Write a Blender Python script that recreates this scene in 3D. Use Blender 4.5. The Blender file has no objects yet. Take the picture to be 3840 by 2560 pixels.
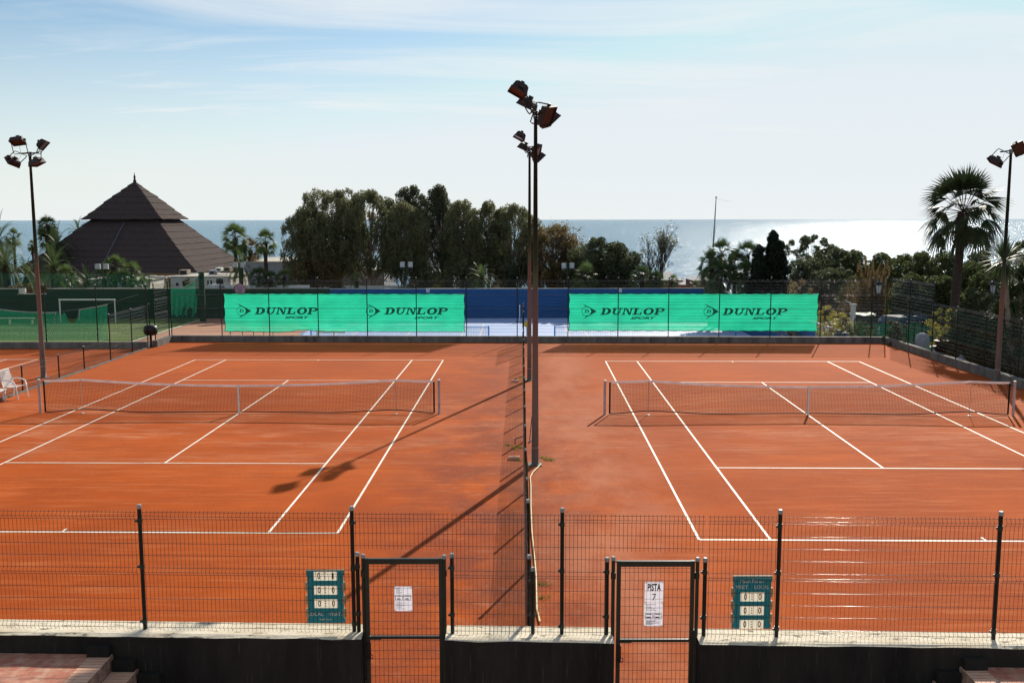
import bpy, math, random
import numpy as np
from mathutils import Vector, Matrix
S = bpy.context.scene
COL = S.collection
R = math.radians
rnd = random.Random(7)
NP = np.random.RandomState(11)

# ------------------------------------------------------------------ camera (calibrated on the court lines)
CH, CF, CP, CR = 6.1271, 3642.78, 0.1248, -0.0015
_fw = np.array([0, math.cos(CP), -math.sin(CP)])
_r0 = np.array([1.0, 0, 0]); _u0 = np.cross(_r0, _fw)
_r = _r0*math.cos(CR)+_u0*math.sin(CR); _u = -_r0*math.sin(CR)+_u0*math.cos(CR)
camd = bpy.data.cameras.new("camera"); cam = bpy.data.objects.new("camera", camd); COL.objects.link(cam)
camd.sensor_width = 36; camd.lens = CF/3840*36; camd.clip_start = 0.1; camd.clip_end = 60000
cam.matrix_world = Matrix(((_r[0], _u[0], -_fw[0], 0), (_r[1], _u[1], -_fw[1], 0), (_r[2], _u[2], -_fw[2], CH), (0, 0, 0, 1)))
S.camera = cam
KK = 3840/2352
def at(a, b, Y, k=KK):
    "world point at distance Y seen at survey point a,b"
    d = _fw+_r*((a*k-1920)/CF)-_u*((b*k-1280)/CF)
    t = Y/d[1]
    return Vector((d[0]*t, Y, CH+d[2]*t))
def at4(a, b, Y): return at(a, b, Y, 1)
def gnd(a, b, z=0, k=1):
    d = _fw+_r*((a*k-1920)/CF)-_u*((b*k-1280)/CF)
    t = (z-CH)/d[2]
    return Vector((d[0]*t, d[1]*t, z))

# ------------------------------------------------------------------ materials
def nt(name):
    m = bpy.data.materials.new(name); m.use_nodes = True
    n = m.node_tree; n.nodes.clear()
    return m, n, n.nodes, n.links
def N(ns, t, **kw):
    n = ns.new(t)
    for k, v in kw.items():
        if k == 'inp':
            for a, b in v.items(): n.inputs[a].default_value = b
        else: setattr(n, k, v)
    return n
def c4(c): return (c[0], c[1], c[2], 1)
def mat(name, c1, c2=None, scale=3.0, rough=0.6, spec=0.3, metal=0.0, bump=0.0, bscale=None, stretch=(1, 1, 1), detail=6, trans=0.0, tcol=None, alpha=1.0, lo=0.35, hi=0.65, c3=None, s3=20, lo3=.55, hi3=.75):
    m, t, ns, ln = nt(name)
    out = N(ns, 'ShaderNodeOutputMaterial'); b = N(ns, 'ShaderNodeBsdfPrincipled')
    b.inputs['Roughness'].default_value = rough; b.inputs['Metallic'].default_value = metal
    b.inputs['Specular IOR Level'].default_value = spec
    tc = N(ns, 'ShaderNodeTexCoord'); mp = N(ns, 'ShaderNodeMapping'); mp.inputs['Scale'].default_value = stretch
    ln.new(tc.outputs['Object'], mp.inputs['Vector'])
    if c2 is None: c2 = tuple(x*0.75 for x in c1)
    nz = N(ns, 'ShaderNodeTexNoise', inp={'Scale': scale, 'Detail': detail, 'Roughness': .6}); ln.new(mp.outputs[0], nz.inputs['Vector'])
    rp = N(ns, 'ShaderNodeMapRange', inp={'From Min': lo, 'From Max': hi}); ln.new(nz.outputs['Fac'], rp.inputs['Value'])
    mx = N(ns, 'ShaderNodeMix', data_type='RGBA'); mx.inputs['A'].default_value = c4(c1); mx.inputs['B'].default_value = c4(c2)
    ln.new(rp.outputs[0], mx.inputs['Factor'])
    col = mx.outputs['Result']
    if c3 is not None:
        n3 = N(ns, 'ShaderNodeTexNoise', inp={'Scale': s3, 'Detail': 4}); ln.new(mp.outputs[0], n3.inputs['Vector'])
        r3 = N(ns, 'ShaderNodeMapRange', inp={'From Min': lo3, 'From Max': hi3}); ln.new(n3.outputs['Fac'], r3.inputs['Value'])
        m3 = N(ns, 'ShaderNodeMix', data_type='RGBA'); m3.inputs['B'].default_value = c4(c3)
        ln.new(col, m3.inputs['A']); ln.new(r3.outputs[0], m3.inputs['Factor']); col = m3.outputs['Result']
    ln.new(col, b.inputs['Base Color'])
    if bump:
        nb = N(ns, 'ShaderNodeTexNoise', inp={'Scale': bscale or scale*4, 'Detail': 8, 'Roughness': .7}); ln.new(mp.outputs[0], nb.inputs['Vector'])
        bp = N(ns, 'ShaderNodeBump', inp={'Strength': bump, 'Distance': 0.02}); ln.new(nb.outputs['Fac'], bp.inputs['Height'])
        ln.new(bp.outputs[0], b.inputs['Normal'])
    sh = b.outputs[0]
    if trans:
        tr = N(ns, 'ShaderNodeBsdfTranslucent'); 
        if tcol: tr.inputs['Color'].default_value = c4(tcol)
        else: ln.new(col, tr.inputs['Color'])
        ms = N(ns, 'ShaderNodeMixShader'); ms.inputs[0].default_value = trans
        ln.new(sh, ms.inputs[1]); ln.new(tr.outputs[0], ms.inputs[2]); sh = ms.outputs[0]
    if alpha < 1:
        tp = N(ns, 'ShaderNodeBsdfTransparent'); ms = N(ns, 'ShaderNodeMixShader'); ms.inputs[0].default_value = alpha
        ln.new(tp.outputs[0], ms.inputs[1]); ln.new(sh, ms.inputs[2]); sh = ms.outputs[0]
    ln.new(sh, out.inputs[0])
    return m
M = {}
M['fence'] = mat('black_green_powder_coat', (.006, .010, .008), (.010, .015, .012), 8, rough=.17, spec=.9)
M['post'] = mat('matt_black_green_post', (.005, .009, .007), (.009, .013, .010), 8, rough=.45, spec=.25)
M['gate'] = mat('dark_green_gloss_paint', (.006, .018, .013), (.01, .025, .017), 6, rough=.35, spec=.45)
M['cap'] = mat('plastic_cap', (.30, .33, .31), None, 8, rough=.35, spec=.9)
M['steel'] = mat('galvanised_steel', (.5, .5, .5), (.35, .35, .36), 8, rough=.35, metal=.8)
M['white'] = mat('white_paint', (.8, .79, .75), (.7, .68, .62), 5, rough=.5)
M['whitefab'] = mat('white_sling_fabric', (.92, .9, .86), (.86, .84, .8), 8, rough=.7, trans=.5)
M['tape'] = mat('net_tape', (.74, .66, .65), (.62, .53, .52), 3, rough=.8, trans=.5)
M['netcord'] = mat('black_cord', (.012, .01, .01), None, 5, rough=.8)
M['alu'] = mat('dusty_net_post', (.50, .43, .42), (.38, .28, .25), 3, rough=.45, metal=.1)
M['rust'] = mat('rusty_brown_housing', (.032, .016, .014), (.018, .010, .010), 6, rough=.5, c3=(.06, .03, .022), s3=9)
M['glass'] = mat('lamp_glass', (.085, .038, .026), (.06, .028, .02), 4, rough=.5, spec=.15)
M['glassgrey'] = mat('grey_lamp_glass', (.35, .3, .32), (.2, .2, .25), 4, rough=.15, spec=.6)
M['fabric'] = mat('mint_windbreak_fabric', (.024, .57, .32), (.017, .44, .25), .7, rough=.8, spec=.1, trans=.70, alpha=.87, stretch=(1, 1, 2.2))
M['hem'] = mat('dark_green_hem', (.01, .08, .04), None, 4, rough=.8)
M['print'] = mat('dark_print', (.012, .06, .035), (.008, .045, .03), 2, rough=.8, alpha=.93)
M['greennet'] = mat('green_netting', (.005, .14, .08), (.005, .10, .06), 3, rough=.8, trans=.4, tcol=(.012, .30, .16), alpha=.46)
M['darknet'] = mat('thin_green_netting', (.02, .16, .11), (.02, .12, .09), 3, rough=.8, trans=.4, alpha=.13)
M['shadenet'] = mat('shade_cloth', (.01, .12, .055), (.02, .10, .05), 2, rough=.8, trans=.3, alpha=.6)
M['rope'] = mat('white_rope', (.6, .58, .5), None, 8, rough=.8)
M['teal'] = mat('teal_scoreboard_plastic', (.008, .24, .27), (.01, .27, .29), 3, rough=.45, spec=.4, trans=.12)
M['cream'] = mat('cream_card', (.72, .68, .56), (.62, .56, .45), 12, rough=.6, trans=.45)
M['card'] = mat('warm_translucent_card', (.55, .38, .2), (.5, .42, .3), 12, rough=.6, trans=.3)
M['ink'] = mat('black_ink', (.01, .01, .01), None, 5, rough=.7)
M['greyink'] = mat('grey_ink', (.3, .3, .32), None, 5, rough=.8)
M['lettering'] = mat('cream_lettering', (.85, .82, .7), None, 5, rough=.6)
M['paper'] = mat('white_paper', (.78, .77, .84), (.72, .71, .78), 6, rough=.8, trans=.4)
M['hose'] = mat('yellow_hose', (.55, .45, .20), (.42, .34, .15), 8, rough=.45)
M['concrete'] = mat('stained_concrete', (.20, .19, .17), (.11, .105, .095), 2.2, rough=.9, bump=.5, bscale=30, c3=(.06, .055, .05), s3=3, stretch=(1, 1, .25))
M['darkconcrete'] = mat('shade_dark_concrete', (.020, .018, .015), (.012, .011, .009), 3, rough=.95, bump=.5)  # near-black base holds the shade along the near wall in its colour
M['thatch'] = mat('dark_thatch', (.075, .055, .052), (.05, .038, .036), 5, rough=.95, spec=.08, bump=1.0, bscale=14, stretch=(1, 1, .25), c3=(.085, .066, .06), s3=30)
M['trunk'] = mat('eucalyptus_bark', (.30, .23, .18), (.16, .12, .095), 2, rough=.9, bump=.5, stretch=(1, 1, .3))
M['palmtrunk'] = mat('palm_bark', (.075, .05, .04), (.04, .028, .022), 6, rough=.95, bump=.8, bscale=18, stretch=(.6, .6, 2.5))
M['dead'] = mat('dead_frond', (.12, .075, .04), (.07, .045, .028), 4, rough=.9, trans=.2)
M['twig'] = mat('bare_twigs', (.07, .052, .045), (.045, .034, .03), 4, rough=.9)
M['brick'] = None
M['greenwall'] = mat('dark_green_painted_wall', (.014, .045, .026), (.018, .055, .032), .7, rough=.75, spec=.2, bump=.2, bscale=20)
M['bluewall'] = mat('blue_painted_wall', (.012, .090, .25), (.010, .075, .205), .5, rough=.75, spec=.2, bump=.2, bscale=20)
M['walltop'] = mat('bare_wall_top', (.5, .47, .4), (.35, .32, .27), 4, rough=.9)
M['plaster'] = mat('white_plaster', (.72, .69, .63), (.58, .54, .47), 1.2, rough=.9, c3=(.35, .27, .2), s3=1.6, lo3=.6, hi3=.75)
M['greyrender'] = mat('grey_cladding', (.30, .31, .35), (.26, .27, .30), .8, rough=.8)
M['beige'] = mat('beige_render', (.35, .27, .19), (.3, .23, .16), 1, rough=.9)
M['hutwood'] = mat('varnished_hut_wood', (.30, .15, .085), (.22, .11, .06), 2, rough=.7, stretch=(.3, .3, 4))
M['slate'] = mat('grey_roof_shingle', (.13, .14, .18), (.09, .10, .13), 2, rough=.7, spec=.2, bump=.4)
M['darkwin'] = mat('dark_window', (.015, .018, .02), None, 3, rough=.1, spec=.6)
M['pole'] = mat('grey_pole', (.35, .33, .33), (.25, .23, .23), 3, rough=.5)
M['lampglass'] = mat('milky_glass', (.7, .7, .7), None, 3, rough=.3, trans=.4)
M['black'] = mat('black_paint', (.012, .012, .014), None, 5, rough=.4)
M['carwhite'] = mat('pale_car_paint', (.6, .64, .66), None, 3, rough=.2, spec=.6)
M['vanblue'] = mat('dark_blue_car_paint', (.05, .10, .14), None, 3, rough=.2, spec=.6)
M['tyre'] = mat('tyre_rubber', (.015, .015, .015), None, 5, rough=.9)
M['binlid'] = mat('green_tarpaulin', (.12, .30, .16), (.3, .4, .3), 5, rough=.6)
M['stone'] = mat('rubble_stone', (.3, .25, .2), (.18, .15, .12), 3, rough=.95, bump=.6)
M['yellow'] = mat('yellow_plastic', (.7, .42, .04), None, 4, rough=.5)
M['netblue'] = mat('blue_net_post', (.05, .28, .6), None, 4, rough=.4)
M['pink'] = mat('pinkish_backboard', (.45, .28, .32), (.38, .22, .28), 3, rough=.5)
M['blueprint'] = mat('blue_marking', (.1, .16, .4), None, 3, rough=.5)
M['wood'] = mat('pale_wood', (.6, .5, .35), None, 6, rough=.7)
M['burlap'] = mat('pale_cloth_cover', (.55, .56, .62), (.42, .43, .5), 3, rough=.9, trans=.3)
def leafmat(name, c1, c2, tr=.35, sc=.35, rough=.5):
    return mat(name, c1, c2, sc, rough=rough+.1, spec=.12, trans=tr, tcol=tuple(x*1.5 for x in c1), detail=4, lo=.4, hi=.6)
L = {
 'euc': leafmat('eucalyptus_foliage', (.132, .138, .072), (.185, .168, .084), 0.42),
 'eucdark': leafmat('dark_eucalyptus_foliage', (.072, .080, .046), (.105, .102, .058), 0.35),
 'brown': leafmat('yellowing_foliage', (.165, .125, .055), (.13, .085, .045), .4),
 'round': leafmat('dense_dark_foliage', (.070, .086, .042), (.105, .110, .054), .34),
 'cyp': leafmat('cypress_foliage', (.012, .02, .011), (.02, .026, .014), .1),
 'hedge': leafmat('hedge_foliage', (.060, .076, .028), (.105, .108, .040), 0.4),
 'yellowbush': leafmat('yellow_green_foliage', (.24, .22, .04), (.16, .15, .04), .5),
 'palm': leafmat('palm_leaf', (.075, .115, .036), (.125, .135, .05), .3, .8, .35),
 'palmdark': leafmat('dark_palm_leaf', (.045, .075, .028), (.08, .095, .036), .25, .8, .35),
 'palmbig': leafmat('deep_green_palm_leaf', (.022, .036, .014), (.040, .048, .018), .2, .8, .4),
 'reed': leafmat('dry_reed', (.095, .065, .03), (.06, .042, .022), .4),
 'weed': leafmat('weed_leaf', (.12, .16, .03), (.2, .2, .06), .4),
}

def clay_mat():
    m, t, ns, ln = nt('red_clay')
    out = N(ns, 'ShaderNodeOutputMaterial'); b = N(ns, 'ShaderNodeBsdfPrincipled')
    b.inputs['Roughness'].default_value = .9; b.inputs['Specular IOR Level'].default_value = .08
    tc = N(ns, 'ShaderNodeTexCoord')
    def noise(scale, st=(1, 1, 1), det=6, ro=.6, dist=0, loc=(0, 0, 0)):
        mp = N(ns, 'ShaderNodeMapping'); mp.inputs['Scale'].default_value = st; mp.inputs['Location'].default_value = loc
        ln.new(tc.outputs['Object'], mp.inputs['Vector'])
        n = N(ns, 'ShaderNodeTexNoise', inp={'Scale': scale, 'Detail': det, 'Roughness': ro, 'Distortion': dist}); ln.new(mp.outputs[0], n.inputs['Vector'])
        return n.outputs['Fac']
    def rng(s, a, bb, c=0, d=1):
        r = N(ns, 'ShaderNodeMapRange', inp={'From Min': a, 'From Max': bb, 'To Min': c, 'To Max': d}); ln.new(s, r.inputs['Value']); return r.outputs[0]
    def mix(f, a, bcol):
        mx = N(ns, 'ShaderNodeMix', data_type='RGBA')
        if isinstance(a, tuple): mx.inputs['A'].default_value = c4(a)
        else: ln.new(a, mx.inputs['A'])
        mx.inputs['B'].default_value = c4(bcol); ln.new(f, mx.inputs['Factor']); return mx.outputs['Result']
    def mul(a, bb):
        x = N(ns, 'ShaderNodeMath', operation='MULTIPLY'); ln.new(a, x.inputs[0])
        if isinstance(bb, float): x.inputs[1].default_value = bb
        else: ln.new(bb, x.inputs[1])
        return x.outputs[0]
    sp = N(ns, 'ShaderNodeSeparateXYZ'); ln.new(tc.outputs['Object'], sp.inputs[0])
    def band(sock, c, w0, w1):
        sb = N(ns, 'ShaderNodeMath', operation='SUBTRACT'); sb.inputs[1].default_value = c; ln.new(sock, sb.inputs[0])
        ab = N(ns, 'ShaderNodeMath', operation='ABSOLUTE'); ln.new(sb.outputs[0], ab.inputs[0]); return rng(ab.outputs[0], w0, w1, 1, 0)
    base = mix(rng(noise(.20, (1, 1, 1), 4), .38, .62), (.44, .078, .0030), (.33, .054, .0030))
    base = mix(rng(noise(1.1, (.5, 1.5, 1), 9, .65), .42, .68, 0, .6), base, (.28, .050, .006))
    # brushed streaks left by the drag net, pale dust on top
    st = mul(rng(noise(1.5, (.30, 3.2, 1), 10, .72, 0, (3, 1, 0)), .50, .68), rng(noise(.16, (1, 1, 1), 3), .40, .58))
    base = mix(mul(st, .55), base, (.56, .18, .062))
    # scuffed pale dust by the nets
    nb = band(sp.outputs['Y'], 29.5, .5, 7.5)
    sc_ = mul(mul(nb, rng(noise(.45, (.6, 1.6, 1), 6, .65, 0, (9, 4, 0)), .46, .62)), rng(noise(2.4, (.35, 2.4, 1), 10, .75, 0, (1, 7, 0)), .42, .62))
    base = mix(mul(sc_, .85), base, (.60, .27, .15))
    # damp reddish strip by the dividing fence, pale worn strip right of it
    near = band(sp.outputs['X'], -.1, .5, 3.4)
    base = mix(mul(mul(near, rng(noise(.8, (1, 1, 1), 8, .68), .36, .58)), .9), base, (.20, .042, .018))
    worn = band(sp.outputs['X'], 1.9, .3, 2.6)
    base = mix(mul(mul(worn, rng(noise(.55, (1, .45, 1), 8, .68, 0, (2, 8, 0)), .38, .60)), .72), base, (.46, .17, .09))
    base = mix(mul(mul(near, rng(noise(1.9, (.9, 1.5, 1), 10, .78, .3, (5, 2, 0)), .54, .70)), .5), base, (.50, .22, .13))
    # footprints, ball marks, grit
    base = mix(mul(rng(noise(5.5, (1, 1.4, 1), 3, .5, 1.5, (8, 3, 0)), .66, .71), .5), base, (.24, .045, .014))
    base = mix(mul(rng(noise(38, (1, 1, 1), 3, .7), .64, .72), .45), base, (.60, .3, .17))
    base = mix(mul(rng(noise(16, (1, 1.3, 1), 8, .8, 0, (2, 5, 0)), .50, .66), .28), base, (.55, .17, .06))
    base = mix(mul(rng(noise(21, (1, 1.2, 1), 8, .8, 0, (7, 1, 0)), .52, .68), .20), base, (.24, .040, .006))
    # drag-mat swirls
    wv = N(ns, 'ShaderNodeTexWave', wave_type='RINGS', inp={'Scale': 1.6, 'Distortion': 1.2, 'Detail': 3, 'Detail Scale': .6}); mpw = N(ns, 'ShaderNodeMapping'); mpw.inputs['Location'].default_value = (1.5, -27, 0); ln.new(tc.outputs['Object'], mpw.inputs[0]); ln.new(mpw.outputs[0], wv.inputs['Vector'])
    swm = mul(mul(band(sp.outputs['X'], 3.4, .8, 3.0), band(sp.outputs['Y'], 27, 3, 9)), rng(wv.outputs['Fac'], .3, .9))
    base = mix(mul(swm, .28), base, (.24, .05, .02))
    # farther half is a little paler, haze and grazing sheen put into its colour
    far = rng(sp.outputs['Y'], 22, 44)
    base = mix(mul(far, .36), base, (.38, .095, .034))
    ln.new(base, b.inputs['Base Color'])
    bp = N(ns, 'ShaderNodeBump', inp={'Strength': .6, 'Distance': .014}); ln.new(noise(7, (.5, 2, 1), 10, .75), bp.inputs['Height']); 
    bp2 = N(ns, 'ShaderNodeBump', inp={'Strength': .45, 'Distance': .008}); ln.new(noise(60, (1, 1, 1), 4, .7), bp2.inputs['Height']); ln.new(bp.outputs[0], bp2.inputs['Normal'])
    ln.new(bp2.outputs[0], b.inputs['Normal'])
    ln.new(b.outputs[0], out.inputs[0]); return m
M['clay'] = clay_mat()
M['line'] = mat('white_line_tape', (.84, .80, .68), (.66, .40, .26), 2.5, rough=.6, lo=.52, hi=.80, c3=(.6, .3, .18), s3=14, lo3=.60, hi3=.72)

def cap_mat():
    m, t, ns, ln = nt('weathered_shade_faced_concrete')
    out = N(ns, 'ShaderNodeOutputMaterial'); b = N(ns, 'ShaderNodeBsdfPrincipled'); b.inputs['Roughness'].default_value = .9
    b.inputs['Specular IOR Level'].default_value = .15
    tc = N(ns, 'ShaderNodeTexCoord'); geo = N(ns, 'ShaderNodeNewGeometry')
    def noise(scale, st, det=7, loc=(0, 0, 0)):
        mp = N(ns, 'ShaderNodeMapping'); mp.inputs['Scale'].default_value = st; mp.inputs['Location'].default_value = loc
        ln.new(tc.outputs['Object'], mp.inputs['Vector'])
        n = N(ns, 'ShaderNodeTexNoise', inp={'Scale': scale, 'Detail': det, 'Roughness': .65}); ln.new(mp.outputs[0], n.inputs['Vector']); return n.outputs['Fac']
    def rng(s, a, bb, c=0, d=1):
        r = N(ns, 'ShaderNodeMapRange', inp={'From Min': a, 'From Max': bb, 'To Min': c, 'To Max': d}); ln.new(s, r.inputs['Value']); return r.outputs[0]
    def mix(f, a, bb):
        mx = N(ns, 'ShaderNodeMix', data_type='RGBA')
        for k, v in (('A', a), ('B', bb)):
            if isinstance(v, tuple): mx.inputs[k].default_value = c4(v)
            else: ln.new(v, mx.inputs[k])
        ln.new(f, mx.inputs['Factor']); return mx.outputs['Result']
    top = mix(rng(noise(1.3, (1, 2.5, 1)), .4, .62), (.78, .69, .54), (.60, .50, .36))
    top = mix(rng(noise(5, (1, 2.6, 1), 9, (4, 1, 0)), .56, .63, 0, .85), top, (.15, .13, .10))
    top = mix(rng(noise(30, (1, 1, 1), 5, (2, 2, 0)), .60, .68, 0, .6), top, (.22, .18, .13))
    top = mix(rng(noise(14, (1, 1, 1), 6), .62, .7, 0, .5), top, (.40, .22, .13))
    side = mix(rng(noise(2, (1, 1, .2)), .4, .65), (.030, .027, .022), (.014, .012, .011))  # upright faces near black: the front's shade is put into the colour
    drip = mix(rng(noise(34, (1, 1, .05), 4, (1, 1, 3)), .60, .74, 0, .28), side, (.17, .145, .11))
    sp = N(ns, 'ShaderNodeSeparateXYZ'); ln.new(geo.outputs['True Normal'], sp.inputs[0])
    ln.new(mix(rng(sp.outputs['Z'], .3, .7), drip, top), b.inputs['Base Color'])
    bp = N(ns, 'ShaderNodeBump', inp={'Strength': .6, 'Distance': .02}); ln.new(noise(18, (1, 1, 1), 9), bp.inputs['Height']); ln.new(bp.outputs[0], b.inputs['Normal'])
    ln.new(b.outputs[0], out.inputs[0]); return m
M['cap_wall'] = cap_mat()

def brick_mat(name, c1, c2, mortar, sx, sy, off=.5):
    m, t, ns, ln = nt(name)
    out = N(ns, 'ShaderNodeOutputMaterial'); b = N(ns, 'ShaderNodeBsdfPrincipled'); b.inputs['Roughness'].default_value = .85
    tc = N(ns, 'ShaderNodeTexCoord'); br = N(ns, 'ShaderNodeTexBrick'); br.offset = off
    br.inputs['Color1'].default_value = c4(c1); br.inputs['Color2'].default_value = c4(c2); br.inputs['Mortar'].default_value = c4(mortar)
    br.inputs['Scale'].default_value = 1; br.inputs['Mortar Size'].default_value = .006; br.inputs['Brick Width'].default_value = sx; br.inputs['Row Height'].default_value = sy
    ln.new(tc.outputs['Object'], br.inputs['Vector'])
    nz = N(ns, 'ShaderNodeTexNoise', inp={'Scale': 9, 'Detail': 8}); ln.new(tc.outputs['Object'], nz.inputs['Vector'])
    r = N(ns, 'ShaderNodeMapRange', inp={'From Min': .4, 'From Max': .7, 'To Max': .6}); ln.new(nz.outputs['Fac'], r.inputs['Value'])
    mx = N(ns, 'ShaderNodeMix', data_type='RGBA'); mx.inputs['B'].default_value = (.62, .42, .3, 1); ln.new(br.outputs['Color'], mx.inputs['A']); ln.new(r.outputs[0], mx.inputs['Factor'])
    ln.new(mx.outputs['Result'], b.inputs['Base Color'])
    bp = N(ns, 'ShaderNodeBump', inp={'Strength': .5, 'Distance': .01}); ln.new(nz.outputs['Fac'], bp.inputs['Height']); ln.new(bp.outputs[0], b.inputs['Normal'])
    ln.new(b.outputs[0], out.inputs[0]); return m
M['brick'] = brick_mat('brick_edging', (.72, .40, .26), (.62, .32, .2), (.2, .12, .08), .30, .075, 0)
M['paver'] = brick_mat('worn_clay_paving', (.50, .17, .10), (.42, .14, .085), (.26, .11, .075), .22, .11, .5)

def pole_mat(zsplit):
    m, t, ns, ln = nt('two_tone_pole_paint')
    out = N(ns, 'ShaderNodeOutputMaterial'); b = N(ns, 'ShaderNodeBsdfPrincipled'); b.inputs['Roughness'].default_value = .5; b.inputs['Specular IOR Level'].default_value = .15
    tc = N(ns, 'ShaderNodeTexCoord'); sp = N(ns, 'ShaderNodeSeparateXYZ'); ln.new(tc.outputs['Object'], sp.inputs[0])
    nz = N(ns, 'ShaderNodeTexNoise', inp={'Scale': 3, 'Detail': 5}); ln.new(tc.outputs['Object'], nz.inputs['Vector'])
    ad = N(ns, 'ShaderNodeMath', operation='MULTIPLY_ADD'); ad.inputs[1].default_value = .25; ln.new(nz.outputs['Fac'], ad.inputs[0]); ln.new(sp.outputs['Z'], ad.inputs[2])
    cr = N(ns, 'ShaderNodeValToRGB'); e = cr.color_ramp.elements
    mr = N(ns, 'ShaderNodeMapRange', inp={'From Min': 0, 'From Max': 10}); ln.new(ad.outputs[0], mr.inputs['Value']); ln.new(mr.outputs[0], cr.inputs[0])
    z = zsplit/10
    e[0].position = 0; e[0].color = (.13, .10, .085, 1); e[1].position = z+.004; e[1].color = (.14, .075, .045, 1)
    for p, c in ((z*.35, (.17, .125, .105)), (z*.85, (.17, .09, .062)), (z+.016, (.10, .095, .055)), (z+.07, (.035, .045, .022)), (z+.16, (.010, .020, .012))):
        q = e.new(p); q.color = c4(c)
    ln.new(cr.outputs[0], b.inputs['Base Color']); ln.new(b.outputs[0], out.inputs[0]); return m

# ------------------------------------------------------------------ mesh builder
class MB:
    def __init__(s): s.v = []; s.f = []; s.arr = []
    def quad(s, a, b, c, d):
        i = len(s.v); s.v += [tuple(a), tuple(b), tuple(c), tuple(d)]; s.f.append((i, i+1, i+2, i+3)); return s
    def box(s, x0, x1, y0, y1, z0, z1, mtx=None):
        p = [Vector((x, y, z)) for z in (z0, z1) for y in (y0, y1) for x in (x0, x1)]
        if mtx is not None: p = [mtx @ q for q in p]
        i = len(s.v); s.v += [tuple(q) for q in p]
        for f in ((0, 2, 3, 1), (4, 5, 7, 6), (0, 1, 5, 4), (1, 3, 7, 5), (3, 2, 6, 7), (2, 0, 4, 6)): s.f.append(tuple(i+k for k in f))
        return s
    def prism(s, pts, z0, z1):
        "vertical prism over a ground outline"
        i = len(s.v); n = len(pts)
        s.v += [(p[0], p[1], z0) for p in pts]+[(p[0], p[1], z1) for p in pts]
        s.f.append(tuple(i+k for k in range(n))[::-1]); s.f.append(tuple(i+n+k for k in range(n)))
        for k in range(n): s.f.append((i+k, i+(k+1) % n, i+n+(k+1) % n, i+n+k))
        return s
    def tube(s, pts, r, n=6, caps=True):
        pts = [Vector(p) for p in pts]; rs = r if isinstance(r, (list, tuple)) else [r]*len(pts)
        m = len(pts); i0 = len(s.v); ref = None
        for k, p in enumerate(pts):
            a = pts[max(k-1, 0)]; b = pts[min(k+1, m-1)]; d = (b-a)
            d = d.normalized() if d.length > 1e-9 else Vector((0, 0, 1))
            if ref is None: ref = Vector((0, 0, 1)) if abs(d.z) < .9 else Vector((1, 0, 0))
            x = d.cross(ref).normalized(); y = d.cross(x).normalized()
            if k: pass
            for j in range(n):
                t = 2*math.pi*j/n; q = p+(x*math.cos(t)+y*math.sin(t))*rs[k]; s.v.append((q.x, q.y, q.z))
        for k in range(m-1):
            for j in range(n):
                a = i0+k*n+j; b = i0+k*n+(j+1) % n; s.f.append((a, b, b+n, a+n))
        if caps and n > 3:
            s.f.append(tuple(i0+j for j in range(n))); s.f.append(tuple(i0+(m-1)*n+j for j in range(n))[::-1])
        return s
    def lathe(s, c, prof, n=16, mtx=None):
        "prof: list of (radius, z) about vertical axis through c"
        i0 = len(s.v); c = Vector(c)
        for (r, z) in prof:
            for j in range(n):
                t = 2*math.pi*j/n; q = Vector((r*math.cos(t), r*math.sin(t), z))
                if mtx is not None: q = mtx @ q
                s.v.append(tuple(c+q))
        for k in range(len(prof)-1):
            for j in range(n):
                a = i0+k*n+j; b = i0+k*n+(j+1) % n; s.f.append((a, b, b+n, a+n))
        s.f.append(tuple(i0+j for j in range(n))[::-1]); s.f.append(tuple(i0+(len(prof)-1)*n+j for j in range(n)))
        return s
    def grid(s, P):
        "P: rows of points"
        i0 = len(s.v); h = len(P); w = len(P[0])
        for r in P: s.v += [tuple(q) for q in r]
        for a in range(h-1):
            for b in range(w-1): s.f.append((i0+a*w+b, i0+a*w+b+1, i0+(a+1)*w+b+1, i0+(a+1)*w+b))
        return s
    def build(s, name, m, parent=None, smooth=False, org=None):
        o0 = Vector(org) if org is not None else (Vector(parent['_o']) if parent is not None else Vector((0, 0, 0)))
        me = bpy.data.meshes.new(name)
        me.from_pydata([(a-o0.x, b-o0.y, c-o0.z) for a, b, c in s.v], [], s.f)
        if smooth: me.shade_smooth()
        me.materials.append(m); me.update()
        o = bpy.data.objects.new(name, me); COL.objects.link(o)
        if parent is not None:
            o.parent = parent; o['_o'] = tuple(o0)
        else: o['_o'] = tuple(o0); o.location = o0
        return o
def npmesh(name, V, nv, m, parent, smooth=False):
    "V: (count, nv, 3) polygons"
    o0 = np.array(parent['_o']) if parent is not None else np.zeros(3)
    n = V.shape[0]; me = bpy.data.meshes.new(name)
    me.vertices.add(n*nv); me.vertices.foreach_set('co', (V.reshape(-1, 3)-o0).astype(np.float32).ravel())
    me.loops.add(n*nv); me.loops.foreach_set('vertex_index', np.arange(n*nv, dtype=np.int32))
    me.polygons.add(n); me.polygons.foreach_set('loop_start', np.arange(0, n*nv, nv, dtype=np.int32))
    me.update(calc_edges=True); me.materials.append(m)
    o = bpy.data.objects.new(name, me); COL.objects.link(o); 
    if parent is not None: o.parent = parent; o['_o'] = tuple(o0)
    return o
def tag(o, label, cat, group=None, kind=None):
    if label: o['label'] = label
    if cat: o['category'] = cat
    if group: o['group'] = group
    if kind: o['kind'] = kind
    return o
def thing(name, loc, label, cat, group=None, rz=0):
    o = bpy.data.objects.new(name, None); COL.objects.link(o); o.location = loc; o.rotation_euler[2] = rz
    o.empty_display_size = .2; o['_o'] = tuple(loc); return tag(o, label, cat, group)
def struct(name, mb, m, smooth=False):
    o = mb.build(name, m, None, smooth); o['kind'] = 'structure'; return o
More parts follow.
